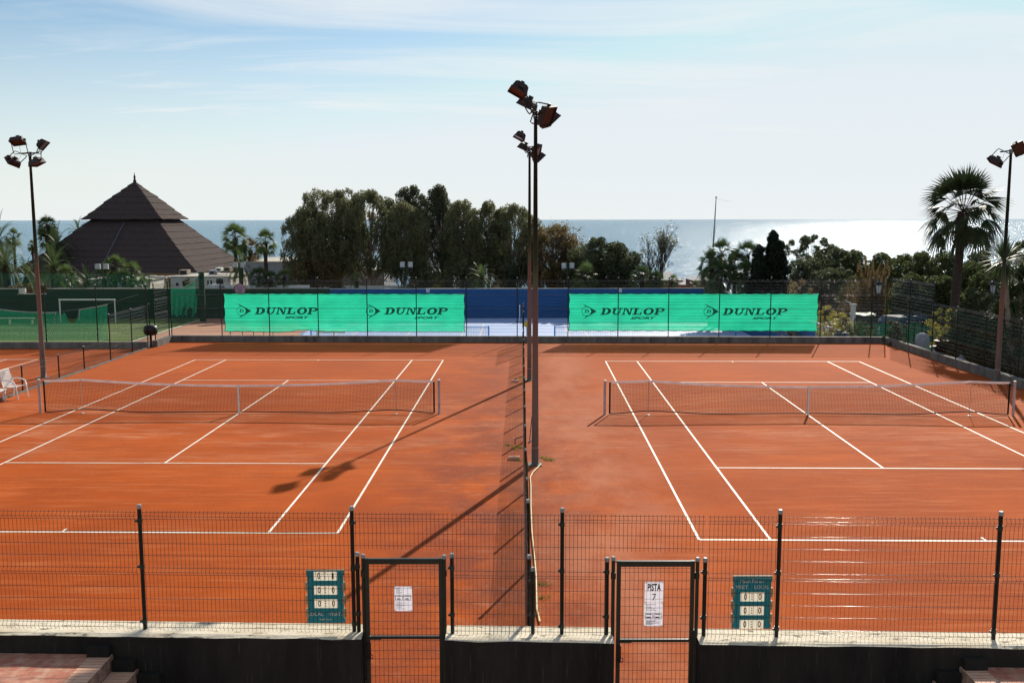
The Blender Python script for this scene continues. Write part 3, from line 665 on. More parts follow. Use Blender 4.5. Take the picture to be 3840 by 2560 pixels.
# ------------------------------------------------------------------ tennis nets
def tennis_net(c, dy, label, xl=-6.4, xr=6.4):
    o = cpt(c, 0, dy)
    t = thing('tennis_net', o, label, 'tennis net', 'nets across the clay courts')
    def top(a):
        # height of the cord: posts 1.07, props at 5.03, strap .914
        key = [(-6.4, 1.065), (-5.03, 1.10), (0, .914), (5.03, 1.10), (6.4, 1.065)]
        for (a0, z0), (a1, z1) in zip(key, key[1:]):
            if a <= a1+1e-9:
                f = (a-a0)/(a1-a0); return z0+(z1-z0)*f-.045*math.sin(math.pi*f)*(1 if abs(a1-a0) > 2 else .3)
        return z1
    def bot(a):
        key = [(-6.2, .03), (-5.03, .12), (-3, .03), (0, .055), (3, .03), (5.03, .12), (6.2, .03)]
        for (a0, z0), (a1, z1) in zip(key, key[1:]):
            if a <= a1+1e-9: f = (a-a0)/(a1-a0); f = f*f*(3-2*f); return z0+(z1-z0)*f
        return .03
    A0, A1 = -6.22, 6.22
    nx, nz = 274, 21
    G_ = [[cpt(c, A0+(A1-A0)*i/nx, dy+.01*math.sin(i*.21)*math.sin(math.pi*j/nz), bot(A0+(A1-A0)*i/nx)+(top(A0+(A1-A0)*i/nx)-.05-bot(A0+(A1-A0)*i/nx))*j/nz) for i in range(nx+1)] for j in range(nz+1)]
    mb = MB()
    for i in range(0, nx+1): mb.tube([G_[j][i] for j in range(0, nz+1, 3)], .0036, 3, caps=False)
    for j in range(1, nz): mb.tube([G_[j][i] for i in range(0, nx+1, 3)], .0036, 3, caps=False)
    mb.build('netting', M['netcord'], t)
    # tape
    tp = MB(); pr = []; BC = 0
    for i in range(61):
        a = A0-.02+(A1-A0+.04)*i/60; z = top(a)
        pr.append([cpt(c, a, dy+q[0], z+q[1]) for q in ((-.012, -.062), (-.014, -.02), (-.009, .004), (0, .008), (.009, .004), (.014, -.02), (.012, -.062))])
    tp.grid(pr); tp.build('top_tape', M['tape'], t, smooth=True)
    MB().tube([cpt(c, A0+(A1-A0)*i/60, dy, bot(A0+(A1-A0)*i/60)) for i in range(61)], .018, 6).build('bottom_cord', M['netcord'], t)
    for s in (-1, 1):
        a = s*6.40; q = MB(); q.tube([cpt(c, a, dy, 0), cpt(c, a, dy, 1.085)], .042, 12); p = q.build('net_post', M['alu'], t)
        MB().lathe(cpt(c, a, dy, 1.085), [(.046, -.01), (.046, .012), (.03, .02)], 12).build('post_cap', M['white'], p)
        MB().tube([cpt(c, s*6.24, dy, .03), cpt(c, s*6.24, dy, top(6.2)-.03)], .028, 8).build('edge_band', M['netcord'], t)
        MB().tube([cpt(c, s*5.03, dy-.03, 0), cpt(c, s*5.03, dy-.03, 1.10)], .010, 6).build('singles_stick', M['alu'], t)
        MB().lathe(cpt(c, s*5.03, dy-.03, 0), [(.05, 0.002), (.05, .012), (.02, .02)], 10).build('stick_foot', M['white'], t)
    k = 1.0 
    st = MB(); st.grid([[cpt(c, a, dy-.022, z) for a in (-.028, .028)] for z in (.0, .3, .6, .9)]); st.grid([[cpt(c, a, dy+.022, z) for a in (-.028, .028)] for z in (.0, .3, .6, .9)]); st.grid([[cpt(c, a, dy-.022+.044*q, .9+.02*math.sin(math.pi*q)) for a in (-.028, .028)] for q in (0, .5, 1)])
    st.build('centre_strap', M['white'], t)
tennis_net(CL, 0, 'tennis net on the left clay court, pale tape and black netting')
tennis_net(CRR, .22, 'tennis net on the right clay court, running out past the right edge')

# ------------------------------------------------------------------ floodlight masts
def floodhead(parent, base, d, up, glass, sc=.9):
    "a box floodlight on a yoke: base = bolt point on the crossbar, d = direction the glass faces, up = direction from the bolt to the housing"
    d = Vector(d).normalized(); up = Vector(up); c = Vector(base)+up
    z = d; x = z.cross(up).normalized(); y = z.cross(x).normalized(); mt = Matrix.Translation(c) @ Matrix(((x.x, y.x, z.x), (x.y, y.y, z.y), (x.z, y.z, z.z))).to_4x4()
    W_, H, D_ = .27*sc, .22*sc, .23*sc
    mb = MB(); i = 0
    prof = [(-D_, .78, .55), (-D_*.75, .92, .86), (-.03, 1, 1), (0, 1.04, 1.05)]
    P_ = []
    for (zz, a, b) in prof: P_.append([mt @ Vector((sx*W_*a, sy*H*b, zz)) for sx, sy in ((-1, -1), (1, -1), (1, 1), (-1, 1), (-1, -1))])
    mb.grid(P_); mb.quad(*P_[0][:4])
    hs = mb.build('lamp_housing', M['rust'], parent)
    g = MB(); g.quad(*[mt @ Vector((sx*W_*.93, sy*H*.92, -.015)) for sx, sy in ((-1, -1), (1, -1), (1, 1), (-1, 1))]); g.build('front_glass', glass, hs)
    rim = MB()
    for sx in (-1, 1): rim.box(sx*W_*1.0-.014, sx*W_*1.0+.014, -H*1.06, H*1.06, -.012, .022, mt)
    for sy in (-1, 1): rim.box(-W_*.93, W_*.93, sy*H*1.02-.014, sy*H*1.02+.014, -.012, .022, mt)
    rim.build('rim', M['rust'], hs)
    yk = MB(); tr = mt @ Vector((W_*1.10, 0, -D_*.45)); tl = mt @ Vector((-W_*1.10, 0, -D_*.45))
    b = Vector(base); yk.tube([tr, b+x*W_*1.1+up*.12, b+x*W_*1.02, b-x*W_*1.02, b-x*W_*1.1+up*.12, tl], .018*sc, 6)
    yk.tube([tr-x*.03, tr+x*.03], .05*sc, 10); yk.tube([tl-x*.03, tl+x*.03], .05*sc, 10)
    yk.build('bracket', M['rust'], parent)
    bx = MB().box(-.07*sc, .07*sc, -.05*sc, .05*sc, -D_-.09*sc, -D_+.005, mt); bx.build('ballast_box', M['rust'], hs)
    cb_ = MB(); q = mt @ Vector((0, 0, -D_-.05)); cb_.tube([q, (q+b)*.5+Vector((.03, -.04, -.14)), b+Vector((0, 0, -.05))], .006, 4); cb_.build('cable', M['black'], parent)
def mast(x, y, h, zs, label, heads, bar, rb=.088, rt=.042, band=None):
    t = thing('floodlight_mast', (x, y, 0), label, 'floodlight', 'tall floodlight masts around the clay courts')
    MB().tube([(x, y, 0), (x, y, .45), (x, y, h*.5), (x, y, h)], [rb*1.03, rb, (rb+rt)/2, rt], 16).build('pole', pole_mat(zs), t, smooth=True)
    MB().lathe((x, y, .45), [(rb*1.05, -.01), (rb*1.05, .01)], 16).build('base_band', M['steel'], t)
    MB().box(x-rb*2, x+rb*2, y-rb*2, y+rb*2, -.02, .02).build('base_plate', M['concrete'], t)
    a = Vector((x, y, h)); bv = Vector(bar)
    MB().tube([a-bv, a+bv], .03, 6).build('crossbar', M['fence'], t)
    MB().tube([a-Vector((0, 0, .12)), a+Vector((0, 0, .05))], rt*1.5, 10).build('top_collar', M['fence'], t)
    for pos, d, up, g in heads: floodhead(t, a+bv*pos, d, up, g)
    return t
G1, G2 = M['glass'], M['glassgrey']
bar = (-.10, -.42, 0)
mast(.577, 23.9, 8.66, 4.5, 'tallest floodlight mast in front of the camera, nearest of the two on the dividing fence',
  [(1.0, (-.45, -.22, -.86), (-.34, 0, .44), G1), (.55, (.72, -.50, -.48), (.36, .05, -.10), G1), (-.9, (-.42, .1, -.9), (-.30, .1, .20), G1), (-.9, (.6, .2, -.7), (.3, .1, -.15), G1)], bar)
mast(.667, 36.87, 8.60, 4.6, 'floodlight mast on the dividing fence behind the nearer one',
  [(1.0, (-.45, -.15, -.88), (-.30, 0, .50), G2), (.6, (.8, -.35, -.5), (.36, .05, 0), G2), (-.9, (-.42, .1, -.9), (-.30, .1, .15), G2), (-.9, (.6, .2, -.7), (.3, .1, -.2), G2)], bar)
mast(-18.39, 37.67, 8.66, 4.4, 'floodlight mast at the far left with four lamps, behind the side fence',
  [(-1, (.12, -.35, -.8), (-.05, -.1, .40), G1), (1, (.75, .1, -.66), (.22, .05, .28), G1), (-1, (-.7, .1, -.75), (-.42, .1, -.34), G1), (.7, (.3, -.1, -.9), (.1, -.15, -.42), G1)], (.38, -.1, 0), .10, .045)
mast(18.46, 36.5, 8.62, 3.6, 'floodlight mast at the right edge beside the palm, two lamps',
  [(-.6, (-.55, .1, -.8), (-.36, 0, -.42), G1), (.35, (-.25, -.75, -.35), (.10, -.1, .04), G1)], (.38, -.05, .04), .098, .045)

# ------------------------------------------------------------------ dividing fence
fd = thing('wire_mesh_fence', (.4, 14, 0), 'low dividing wire fence with capped posts between the two clay courts', 'fence')
def fx(y): return .235+(y-14.27)*.00975
ylist = [(48.2, 2.0), (46.71, 2.0), (43.99, 2.0), (41.67, 1), (39.1, 1), (36.5, 1), (34.0, 1), (31.5, 1), (29.1, 1), (26.5, 1), (23.95, 1), (21.4, 1), (18.95, 1), (16.4, 1.25), (14.0, 2.0), (11.6, 2.0)]
for y, h in ylist: post(fd, fx(y), y, 0, h, .026)
for (y0, h0), (y1, h1) in zip(ylist, ylist[1:]):
    h = min(h0, h1) if h0 != 1.25 else (1 if h1 == 1 else 2.0); 
    if h1 == 1.25: h = 1.0
    mb = MB(); panel(mb, (fx(y0)-.02, y0-.02, 0), (fx(y1)-.02, y1+.02, 0), h-.04, .04, .05, .0026, 1.1, 3, 4); mb.build('mesh_panel', M['fence'], fd, smooth=True)
# netting strapped along its near stretch
mb = MB()
for k in range(60):
    y0 = 11.6+k*.16; mb.tube([(fx(y0)+.03, y0, .05), (fx(y0)+.03, y0+.45, .5), (fx(y0)+.03, y0+.9, .95)], .003, 3, caps=False); mb.tube([(fx(y0)+.034, y0+.9, .05), (fx(y0)+.034, y0+.45, .5), (fx(y0)+.034, y0, .95)], .003, 3, caps=False)
mb.build('diamond_netting', M['hem'], fd)

# ------------------------------------------------------------------ far kerb wall and far fence, banners
def kf(x): return 48.42-.0308*x
def kwall(name, pts, label, z=.31, th=.26):
    o = MB().prism(pts, -2.7, z).build(name, M['concrete'], None, org=(pts[0][0], pts[0][1], 0)); return tag(o, label, 'wall')
kwall('kerb_wall', [(-17.25, kf(-17.25)), (18.45, kf(18.45)), (18.70, kf(18.45)+.26), (-17.25, kf(-17.25)+.26)], 'low dark concrete kerb wall along the far end of both courts')
kwall('kerb_wall', [(18.45, kf(18.45)-.003), (18.58, 11.0), (18.84, 11.0), (18.703, kf(18.45)+.25)], 'low grey concrete kerb wall along the right side of the court', .315)
kwall('kerb_wall', [(-17.50, 46.9), (-17.254, 46.9), (-17.254, 49.2), (-17.50, 49.2)], 'short pale kerb wall turning the far left corner', .314)
kwall('kerb_wall', [(-60, 46.5), (-17.504, 46.35), (-17.504, 46.6), (-60, 46.75)], 'low kerb wall behind the neighbouring court on the left', .30)
MB_ = MB
ff = thing('wire_mesh_fence', (0, kf(0)+.13, .31), 'tall wire mesh fence on the far kerb wall, holding the two green banners', 'fence')
fxs = [-17.30]+[-14.72, -12.28, -9.79, -7.30, -4.81, -2.285, .264, 2.81, 5.31, 7.82, 10.34, 12.87, 15.35, 17.85]+[18.56]
for x in fxs: post(ff, x, kf(x)+.13, .3, 3.26, .026)
for a, b in zip(fxs, fxs[1:]):
    mb = MB(); panel(mb, (a+.03, kf(a)+.10, 0), (b-.03, kf(b)+.10, 0), 3.12, .36, .05, .0027, 1.9, 3, 6); mb.build('mesh_panel', M['fence'], ff, smooth=True)
def bf(x): return kf(x)+.19
def dunlop(ink, x0, z0, w_, h, sf):
    "slab-serif italic word in a box of width w_, height h, with its round arrow emblem in front"
    sh = .28
    def rc(lx, lw, a, b, c, d, *more):
        pts = [(a, c), (b, c), (b, d), (a, d)]
        poly(ink, [(x0+lx+lw*px+sh*h*(pz-.0), z0+h*pz) for px, pz in pts], sf)
    def ring(lx, lw, cx, cz, rx, rz, ix, iz, a0=0, a1=360, n=18):
        for k in range(n):
            t0 = R(a0+(a1-a0)*k/n); t1 = R(a0+(a1-a0)*(k+1)/n)
            q = [(cx+rx*math.cos(t0), cz+rz*math.sin(t0)), (cx+rx*math.cos(t1), cz+rz*math.sin(t1)), (cx+ix*math.cos(t1), cz+iz*math.sin(t1)), (cx+ix*math.cos(t0), cz+iz*math.sin(t0))]
            poly(ink, [(x0+lx+lw*px+sh*h*pz, z0+h*pz) for px, pz in q], sf)
    lw = w_*.155; gp = w_*.168; s = .14
    lx = 0          # D
    rc(lx, lw, 0, .5, 0, s); rc(lx, lw, 0, .5, 1-s, 1); rc(lx, lw, .12, .38, s, 1-s); ring(lx, lw, .48, .5, .52, .5, .2, .36, -90, 90)
    lx += gp        # U
    rc(lx, lw, -.02, .46, 1-s, 1); rc(lx, lw, .6, 1.02, 1-s, 1); rc(lx, lw, .1, .35, .4, 1-s); rc(lx, lw, .74, .88, .4, 1-s); ring(lx, lw, .49, .42, .39, .42, .18, .27, 180, 360)
    lx += gp        # N
    rc(lx, lw, 0, .36, 1-s, 1); rc(lx, lw, 0, .38, 0, s); rc(lx, lw, .11, .25, s, 1-s); rc(lx, lw, .66, 1.04, 1-s, 1); rc(lx, lw, .78, .92, 0, 1-s)
    poly(ink, [(x0+lx+lw*px+sh*h*pz, z0+h*pz) for px, pz in ((.25, 1-s), (.52, 1-s), (.78, .3), (.92, 0), (.70, 0))], sf)
    lx += gp        # L
    rc(lx, lw, 0, .55, 1-s, 1); rc(lx, lw, .13, .4, s, 1-s); rc(lx, lw, 0, .92, 0, s); rc(lx, lw, .78, .92, s, .38)
    lx += gp        # O
    ring(lx, lw, .5, .5, .52, .52, .23, .36, 0, 360, 28)
    lx += gp        # P
    rc(lx, lw, 0, .52, 0, s); rc(lx, lw, .13, .4, s, 1-s); rc(lx, lw, 0, .6, 1-s, 1); ring(lx, lw, .58, .71, .44, .29, .16, .16, -90, 90); rc(lx, lw, .4, .6, .42, .55)
    # emblem
    ex = x0-.215*w_; cz = z0+h*.5; r = h*.72
    def arc(a0, a1, r0, r1, n=22):
        for k in range(n):
            t0 = R(a0+(a1-a0)*k/n); t1 = R(a0+(a1-a0)*(k+1)/n)
            poly(ink, [(ex+r0*math.cos(t0), cz+r0*math.sin(t0)), (ex+r0*math.cos(t1), cz+r0*math.sin(t1)), (ex+r1*math.cos(t1), cz+r1*math.sin(t1)), (ex+r1*math.cos(t0), cz+r1*math.sin(t0))], sf)
    arc(-70, 290, r, r*.9)
    poly(ink, [(ex+r*.75, cz+r*.78), (ex+r*2.05, cz), (ex+r*.75, cz-r*.78), (ex+r*1.02, cz)], sf)
    poly(ink, [(ex-r*.95, cz+r*1.6), (ex-r*.1, cz+r*.92), (ex+r*.75, cz+r*.66), (ex+r*.78, cz+r*.8), (ex-r*.0, cz+r*1.12)], sf)
    poly(ink, [(ex-r*.7, cz-r*1.7), (ex+r*.1, cz-r*1.12), (ex+r*.78, cz-r*.8), (ex+r*.75, cz-r*.66), (ex+r*.0, cz-r*.92)], sf)
    x_, l_ = ex-r*.5, r*.95; hh = h*.42
    def rc2(a, b, c, d): poly(ink, [(x_+l_*px+.25*hh*pz, cz-hh/2+hh*pz) for px, pz in ((a, c), (b, c), (b, d), (a, d))], sf)
    rc2(0, .55, 0, .18); rc2(0, .55, .82, 1); rc2(.15, .4, .18, .82)
    for k in range(8):
        t0 = R(-90+180*k/8); t1 = R(-90+180*(k+1)/8)
        q = [(.5+.5*math.cos(t0), .5+.5*math.sin(t0)), (.5+.5*math.cos(t1), .5+.5*math.sin(t1)), (.5+.22*math.cos(t1), .5+.32*math.sin(t1)), (.5+.22*math.cos(t0), .5+.32*math.sin(t0))]
        poly(ink, [(x_+l_*px+.25*hh*pz, cz-hh/2+hh*pz) for px, pz in q], sf)
    lettering(ink, 'SPORT', x0+w_*.475, x0+w_*.875, z0-h*.66, z0-h*.28, sf, shear=.3, bold=.04)
def banner(x0, x1, zt, zb, label, words, lift=None):
    t = thing('windbreak_banner', ((x0+x1)/2, bf((x0+x1)/2), zb), label, 'banner', 'green windbreak banners on the far fence')
    Ln = x1-x0; n = int(Ln/.085)
    def surf(x, z): return Vector((x, bf(x)+.018*math.sin(x*2.1)*math.sin((z-zb)*1.6)+.01*math.sin(x*7), z))
    def tz(x):
        f = ((x-x0)/.62) % 1; return zt-.035*math.sin(math.pi*f)-(.0 if x-x0 > .4 else 0)
    def bz(x):
        f = ((x-x0)/.62+.5) % 1; z = zb+.03*math.sin(math.pi*f)
        if lift: z += lift(x)
        return z
    def xe(x, z):
        e = .05*math.sin(math.pi*3*(z-zb)/(zt-zb))*1.0
        if x-x0 < .3: return x+abs(e)*(1-(x-x0)/.3)
        if x1-x < .3: return x-abs(e)*(1-(x1-x)/.3)
        return x
    P_ = []
    for j in range(15):
        row = []
        for i in range(n+1):
            x = x0+Ln*i/n; z = bz(x)+(tz(x)-bz(x))*j/14; row.append(surf(xe(x, z), z))
        P_.append(row)
    MB().grid(P_).build('cloth', M['fabric'], t, smooth=True)
    hm = MB(); off = Vector((0, -.012, 0))
    hm.tube([p+off for p in P_[-1][::2]], .016, 5); hm.tube([p+off for p in P_[0][::2]], .014, 5)
    hm.tube([r_[0]+off for r_ in P_], .014, 5); hm.tube([r_[-1]+off for r_ in P_], .014, 5)
    hm.build('hem', M['hem'], t)
    tie = MB(); k = 0
    while x0+.62*k < x1: x = x0+.62*k; tie.tube([(x, bf(x)-.02, zt-.01), (x+.01, bf(x)-.08, zt+.06)], .006, 4); k += 1
    tie.build('tie', M['hem'], t)
    sf = lambda x, z: surf(x, z)+Vector((0, -.014, 0))
    for x in words: ink = MB(); dunlop(ink, x, 1.385, 3.16, .345, sf); ink.build('printed_emblem', M['print'], t)
    MB().box(x1-.34, x1-.10, bf(x1)-.03, bf(x1)-.02, zt-.045, zt-.005).build('small_tag', M['pink'], t)
    return t
def lift1(x):
    return -.05*math.exp(-((x+11.9)/.9)**2)+.07*math.exp(-((x+10.6)/.8)**2)
banner(-14.60, -2.36, 2.45, .50, 'translucent green banner on the left half of the far fence', (-13.03, -6.44), lift1)
banner(2.84, 15.24, 2.47, .57, 'translucent green banner on the right half of the far fence', (4.42, 10.50))

# ------------------------------------------------------------------ side fences
fl_ = thing('wire_mesh_fence', (-17.6, 40, 0), 'wire mesh fence stepping down along the left side of the left court', 'fence')
lf = [(46.9, 2.12), (44.64, 2.08), (42.18, 2.07), (39.54, 1.0), (37.30, .97), (34.46, .98), (31.9, .98), (29.4, .98)]
for y, h in lf: post(fl_, -17.6, y, 0, h, .027)
for (y0, h0), (y1, h1) in zip(lf, lf[1:]):
    h = min(h0, h1) if not (h0 > 2 and h1 < 2) else 1.0
    mb = MB(); panel(mb, (-17.6, y0-.03, 0), (-17.6, y1+.03, 0), h-.03, .06, .05, .0028, 1.4, 3, 5); mb.build('mesh_panel', M['fence'], fl_, smooth=True)
MB().box(-17.66, -17.54, 29, 46.8, 0, .05).build('base_strip', M['concrete'], fl_)
fc = thing('wire_mesh_fence', (-17.4, 47.5, .31), 'tall short return of wire mesh fence at the far left corner', 'fence')
for x, y in ((-17.47, 47.25), (-17.38, 48.95)): post(fc, x, y, .3, 3.1, .028)
mb = MB(); panel(mb, (-17.47, 47.28, 0), (-17.38, 48.92, 0), 3.0, .4, .05, .0028, 1.6, 3, 5); mb.build('mesh_panel', M['fence'], fc, smooth=True)
fk = thing('wire_mesh_fence', (-20, 46.6, .3), 'wire mesh fence behind the neighbouring clay court at the far left', 'fence')
nx_ = [-17.56, -19.97, -22.45, -24.95, -27.45]
for x in nx_: post(fk, x, 46.5, .29, 3.08, .027)
for a, b in zip(nx_, nx_[1:]):
    mb = MB(); panel(mb, (b+.03, 46.47, 0), (a-.03, 46.47, 0), 3.0, .36, .05, .0027, 1.1, 3, 5); mb.build('mesh_panel', M['fence'], fk, smooth=True)
fr_ = thing('wire_mesh_fence', (18.65, 40, .31), 'wire mesh fence stepping down on the right side kerb wall', 'fence')
rf = [(47.5, 3.33), (45.3, 3.34), (42.75, 3.36), (40.45, 2.5), (38.0, 2.5), (35.45, 2.5), (33.0, 2.5), (30.5, 2.5), (28, 2.5)]
def rx(y): return 18.60+(47.5-y)*.0075
for y, h in rf[1:]: post(fr_, rx(y), y, .3, h, .026)
for (y0, h0), (y1, h1) in zip(rf, rf[1:]):
    h = min(h0, h1); mb = MB(); panel(mb, (rx(y0), y0-.03, 0), (rx(y1), y1+.03, 0), h-.06, .38, .05, .0027, 1.9, 3, 6); mb.build('mesh_panel', M['fence'], fr_, smooth=True)

# ------------------------------------------------------------------ small things on the clay
t = MB().tube([(.72, 24.05, .03), (.70, 23.8, .03), (.63, 23.5, .03), (.50, 23.05, .03), (.43, 22.6, .03), (.43, 21.85, .03), (.40, 20.3, .03), (.385, 18.5, .04), (.40, 17.3, .03), (.41, 16.1, .03), (.385, 14.7, .03), (.42, 14.2, .03)], .015, 8).build('garden_hose', M['hose'], None, smooth=True, org=(.7, 24, 0)); tag(t, 'pale yellow hose lying beside the dividing fence', 'hose')
def brick(x, y, lab):
    o = MB(); o.box(x-.14, x+.14, y-.06, y-.03, 0, .08); o.box(x-.14, x+.14, y+.03, y+.06, 0, .08); o.box(x-.14, x-.11, y-.03, y+.03, 0, .08); o.box(x+.11, x+.14, y-.03, y+.03, 0, .08); o.box(x-.11, x+.11, y-.03, y+.03, 0, .03)
    o = o.build('hollow_brick', M['brick'], None, org=(x, y, 0)); tag(o, lab, 'brick')
brick(.05, 24.47, 'hollow brick on the clay left of the fence near the nearest mast')
brick(.12, 36.45, 'hollow brick on the clay beside the foot of the farther mast')
o = MB(); o.tube([(.08, 26.2, 0), (.08, 26.3, .12), (.36, 26.6, .14)], .016, 6); o.tube([(.36, 26.6, .14), (.36, 26.6, 0)], .016, 6); tag(o.build('metal_rail', M['rust'], None, org=(.1, 26.2, 0)), 'short rusty metal rail at the foot of the dividing fence', 'rail')
o = MB(); o.tube([(.48, 26.4, .02), (.56, 27, .6)], .012, 6); o.tube([(.47, 26.3, .03), (.53, 26.5, .03)], .02, 6); tag(o.build('court_broom', M['wood'] if 0 else M['rust'], None, org=(.48, 26.4, 0)), 'thin broom handle leaning on the dividing fence', 'broom')
def blades(pts, n, h, m, name, spread=.12):
    V = np.zeros((n*len(pts), 3, 3)); k = 0
    for (x, y, z) in pts:
        for _ in range(n):
            a = NP.uniform(0, 6.28); r_ = abs(NP.normal(0, spread)); bx, by = x+r_*math.cos(a), y+r_*1.0*math.sin(a); hh = h*NP.uniform(.5, 1.2); tx, ty = NP.normal(0, h*.5, 2); w_ = h*.10
            c_, s_ = math.cos(a)*w_, math.sin(a)*w_
            V[k] = ((bx-c_, by-s_, z), (bx+c_, by+s_, z), (bx+tx, by+ty, z+hh)); k += 1
    return npmesh(name, V, 3, m, None)
o = blades([(-.1, 26.0, 0), (.05, 25.6, 0), (.15, 25.9, 0), (.25, 25.7, 0), (.78, 24.6, 0), (.9, 24.4, 0), (1.0, 24.35, 0), (.15, 37.2, 0), (.35, 37.6, 0), (.6, 36.6, 0), (.1, 36.8, 0), (.2, 24.3, 0), (.47, 15.8, 0), (.5, 15.2, 0)], 70, .055, L['weed'], 'weeds', .11); o['kind'] = 'stuff'; o['label'] = 'small green weeds at the foot of the dividing fence'
# drain bin on the corner post
t = thing('litter_bin', (-17.55, 46.9, 0), 'rounded black bin fixed on the corner post behind the left court', 'litter bin')
MB().lathe((-17.5, 46.75, .60), [(.20, 0), (.30, .06), (.33, .20), (.33, .36), (.29, .44), (.10, .50)], 16).build('bucket', M['black'], t, smooth=True)
MB().tube([(-17.5, 46.75, 0), (-17.5, 46.75, .62)], .05, 8).build('leg', M['black'], t)
MB().box(-17.28, -17.13, 46.62, 46.66, .93, .97).build('handle', M['white'], t)

# white armchair and low table at the left edge
def armchair(loc, rz):
    t = thing('armchair', loc, 'white metal armchair with sling seat beside the left net post', 'chair', rz=R(rz))
    r_ = .022
    def T(p): return Vector(p)+Vector(loc)
    MB().grid([[T((x, -.24+.48*k/4, z)) for k in range(5)] for x, z in ((.25, .43), (.1, .415), (-.1, .40), (-.2, .40), (-.245, .42))]).build('seat', M['whitefab'], t, smooth=True)
    MB().grid([[T((x, -.24+.48*k/4, z)) for k in range(5)] for x, z in ((-.235, .43), (-.27, .55), (-.32, .75), (-.37, .95), (-.41, .99), (-.43, .97))]).build('backrest', M['whitefab'], t, smooth=True)
    for s in (-1, 1):
        y = s*.26
        MB().tube([T((-.30, y, .64)), T((-.12, y+s*.02, .665)), (T((.10, y+s*.02, .65))), T((.22, y+s*.02, .58)), T((.27, y, .43))], .024, 8).build('armrest', M['white'], t, smooth=True)
        MB().tube([T((.27, y, .43)), T((.33, y, 0))], r_, 8).build('leg', M['white'], t)
        MB().tube([T((-.22, y, .40)), T((-.27, y, 0))], r_, 8).build('leg', M['white'], t)
        MB().tube([T((.26, y, .42)), T((-.22, y, .40)), T((-.30, y, .64)), T((-.40, y, .98))], r_*.8, 8).build('side_frame', M['white'], t, smooth=True)
    MB().tube([T((-.40, -.26, .98)), T((-.40, .26, .98))], r_*.8, 8).build('top_rail', M['white'], t)
    return t
armchair((-17.27, 33.25, 0), -12)
t = thing('low_table', (-17.75, 32.2, 0), 'white low table cut off by the left edge, in front of the armchair', 'table')
MB().box(-18.35, -17.28, 31.95, 32.75, .38, .42).build('table_top', M['white'], t)
for x, y in ((-17.33, 32.0), (-17.33, 32.7), (-18.3, 32.0), (-18.3, 32.7)): MB().box(x-.025, x+.025, y-.025, y+.025, 0, .378).build('leg', M['white'], t)
MB().box(-18.28, -17.35, 32.33, 32.36, .15, .18).build('stretcher', M['white'], t)

# ================================================================== BEYOND THE FAR KERB (ground 2.5 m lower)
Z0 = -2.5
struct('blue_court', MB().quad((-16, 48.95, Z0), (17.86, 48.95, Z0), (17.86, 85.35, Z0), (-16, 85.35, Z0)), mat('glare_pale_blue_court', (.42, .54, .82), (.36, .48, .76), .3, rough=.45, spec=.5, c3=(.5, .58, .8), s3=1.2))  # pale base colour carries the low sun's glare on the floor
struct('paved_court', MB().quad((-27, 48.95, Z0), (-16.02, 48.95, Z0), (-16.02, 85.3, Z0), (-27, 85.3, Z0)), mat('reddish_paving', (.42, .22, .14), (.36, .18, .11), .6, rough=.8))
struct('grass_pitch', MB().quad((-70, 47, Z0+.004), (-27.02, 47, Z0+.004), (-27.02, 85.3, Z0+.004), (-70, 85.3, Z0+.004)), mat('short_turf', (.11, .17, .035), (.09, .13, .03), .25, rough=.95, bump=.3, bscale=12))
bl = M['line']
mb = MB(); 
mb.quad((-27.25, 48, Z0+.01), (-27.1, 48, Z0+.01), (-27.1, 84, Z0+.01), (-27.25, 84, Z0+.01)); mb.quad((-24.2, 49, Z0+.01), (-24.1, 49, Z0+.01), (-19, 72, Z0+.01), (-19.1, 72, Z0+.01)); mb.quad((-60, 74, Z0+.01), (-30, 74, Z0+.01), (-30, 74.1, Z0+.01), (-60, 74.1, Z0+.01))
struct('pitch_lines', mb, bl)
lines((-7.9, 68.6, -.005), z=Z0+.006, wd=.07); lines((9.75, 68.5, -.005), z=Z0+.006, wd=.07)
def low_net(x0, x1, y, label):
    t = thing('court_net', (x0, y, Z0), label, 'tennis net', 'nets on the blue courts')
    for x in (x0, x1): MB().box(x-.05, x+.05, y-.05, y+.05, Z0, Z0+1.12).build('net_post', M['netblue'], t)
    mb = MB(); n = int((x1-x0)/.12)
    for k in range(1, n): x = x0+(x1-x0)*k/n; mb.tube([(x, y, Z0+.05), (x, y, Z0+1.0)], .005, 3, caps=False)
    for k in range(9): mb.tube([(x0+.1, y, Z0+.08+k*.11), (x1-.1, y, Z0+.08+k*.11)], .005, 3, caps=False)
    mb.build('netting', M['netcord'], t); MB().box(x0+.06, x1-.06, y-.012, y+.012, Z0+1.0, Z0+1.06).build('top_tape', M['netblue'], t)
low_net(-14.3, -1.66, 68.7, 'blue posted net on the blue court, seen under the left banner')
low_net(3.04, 15.9, 68.6, 'blue posted net on the blue court, seen under the right banner')
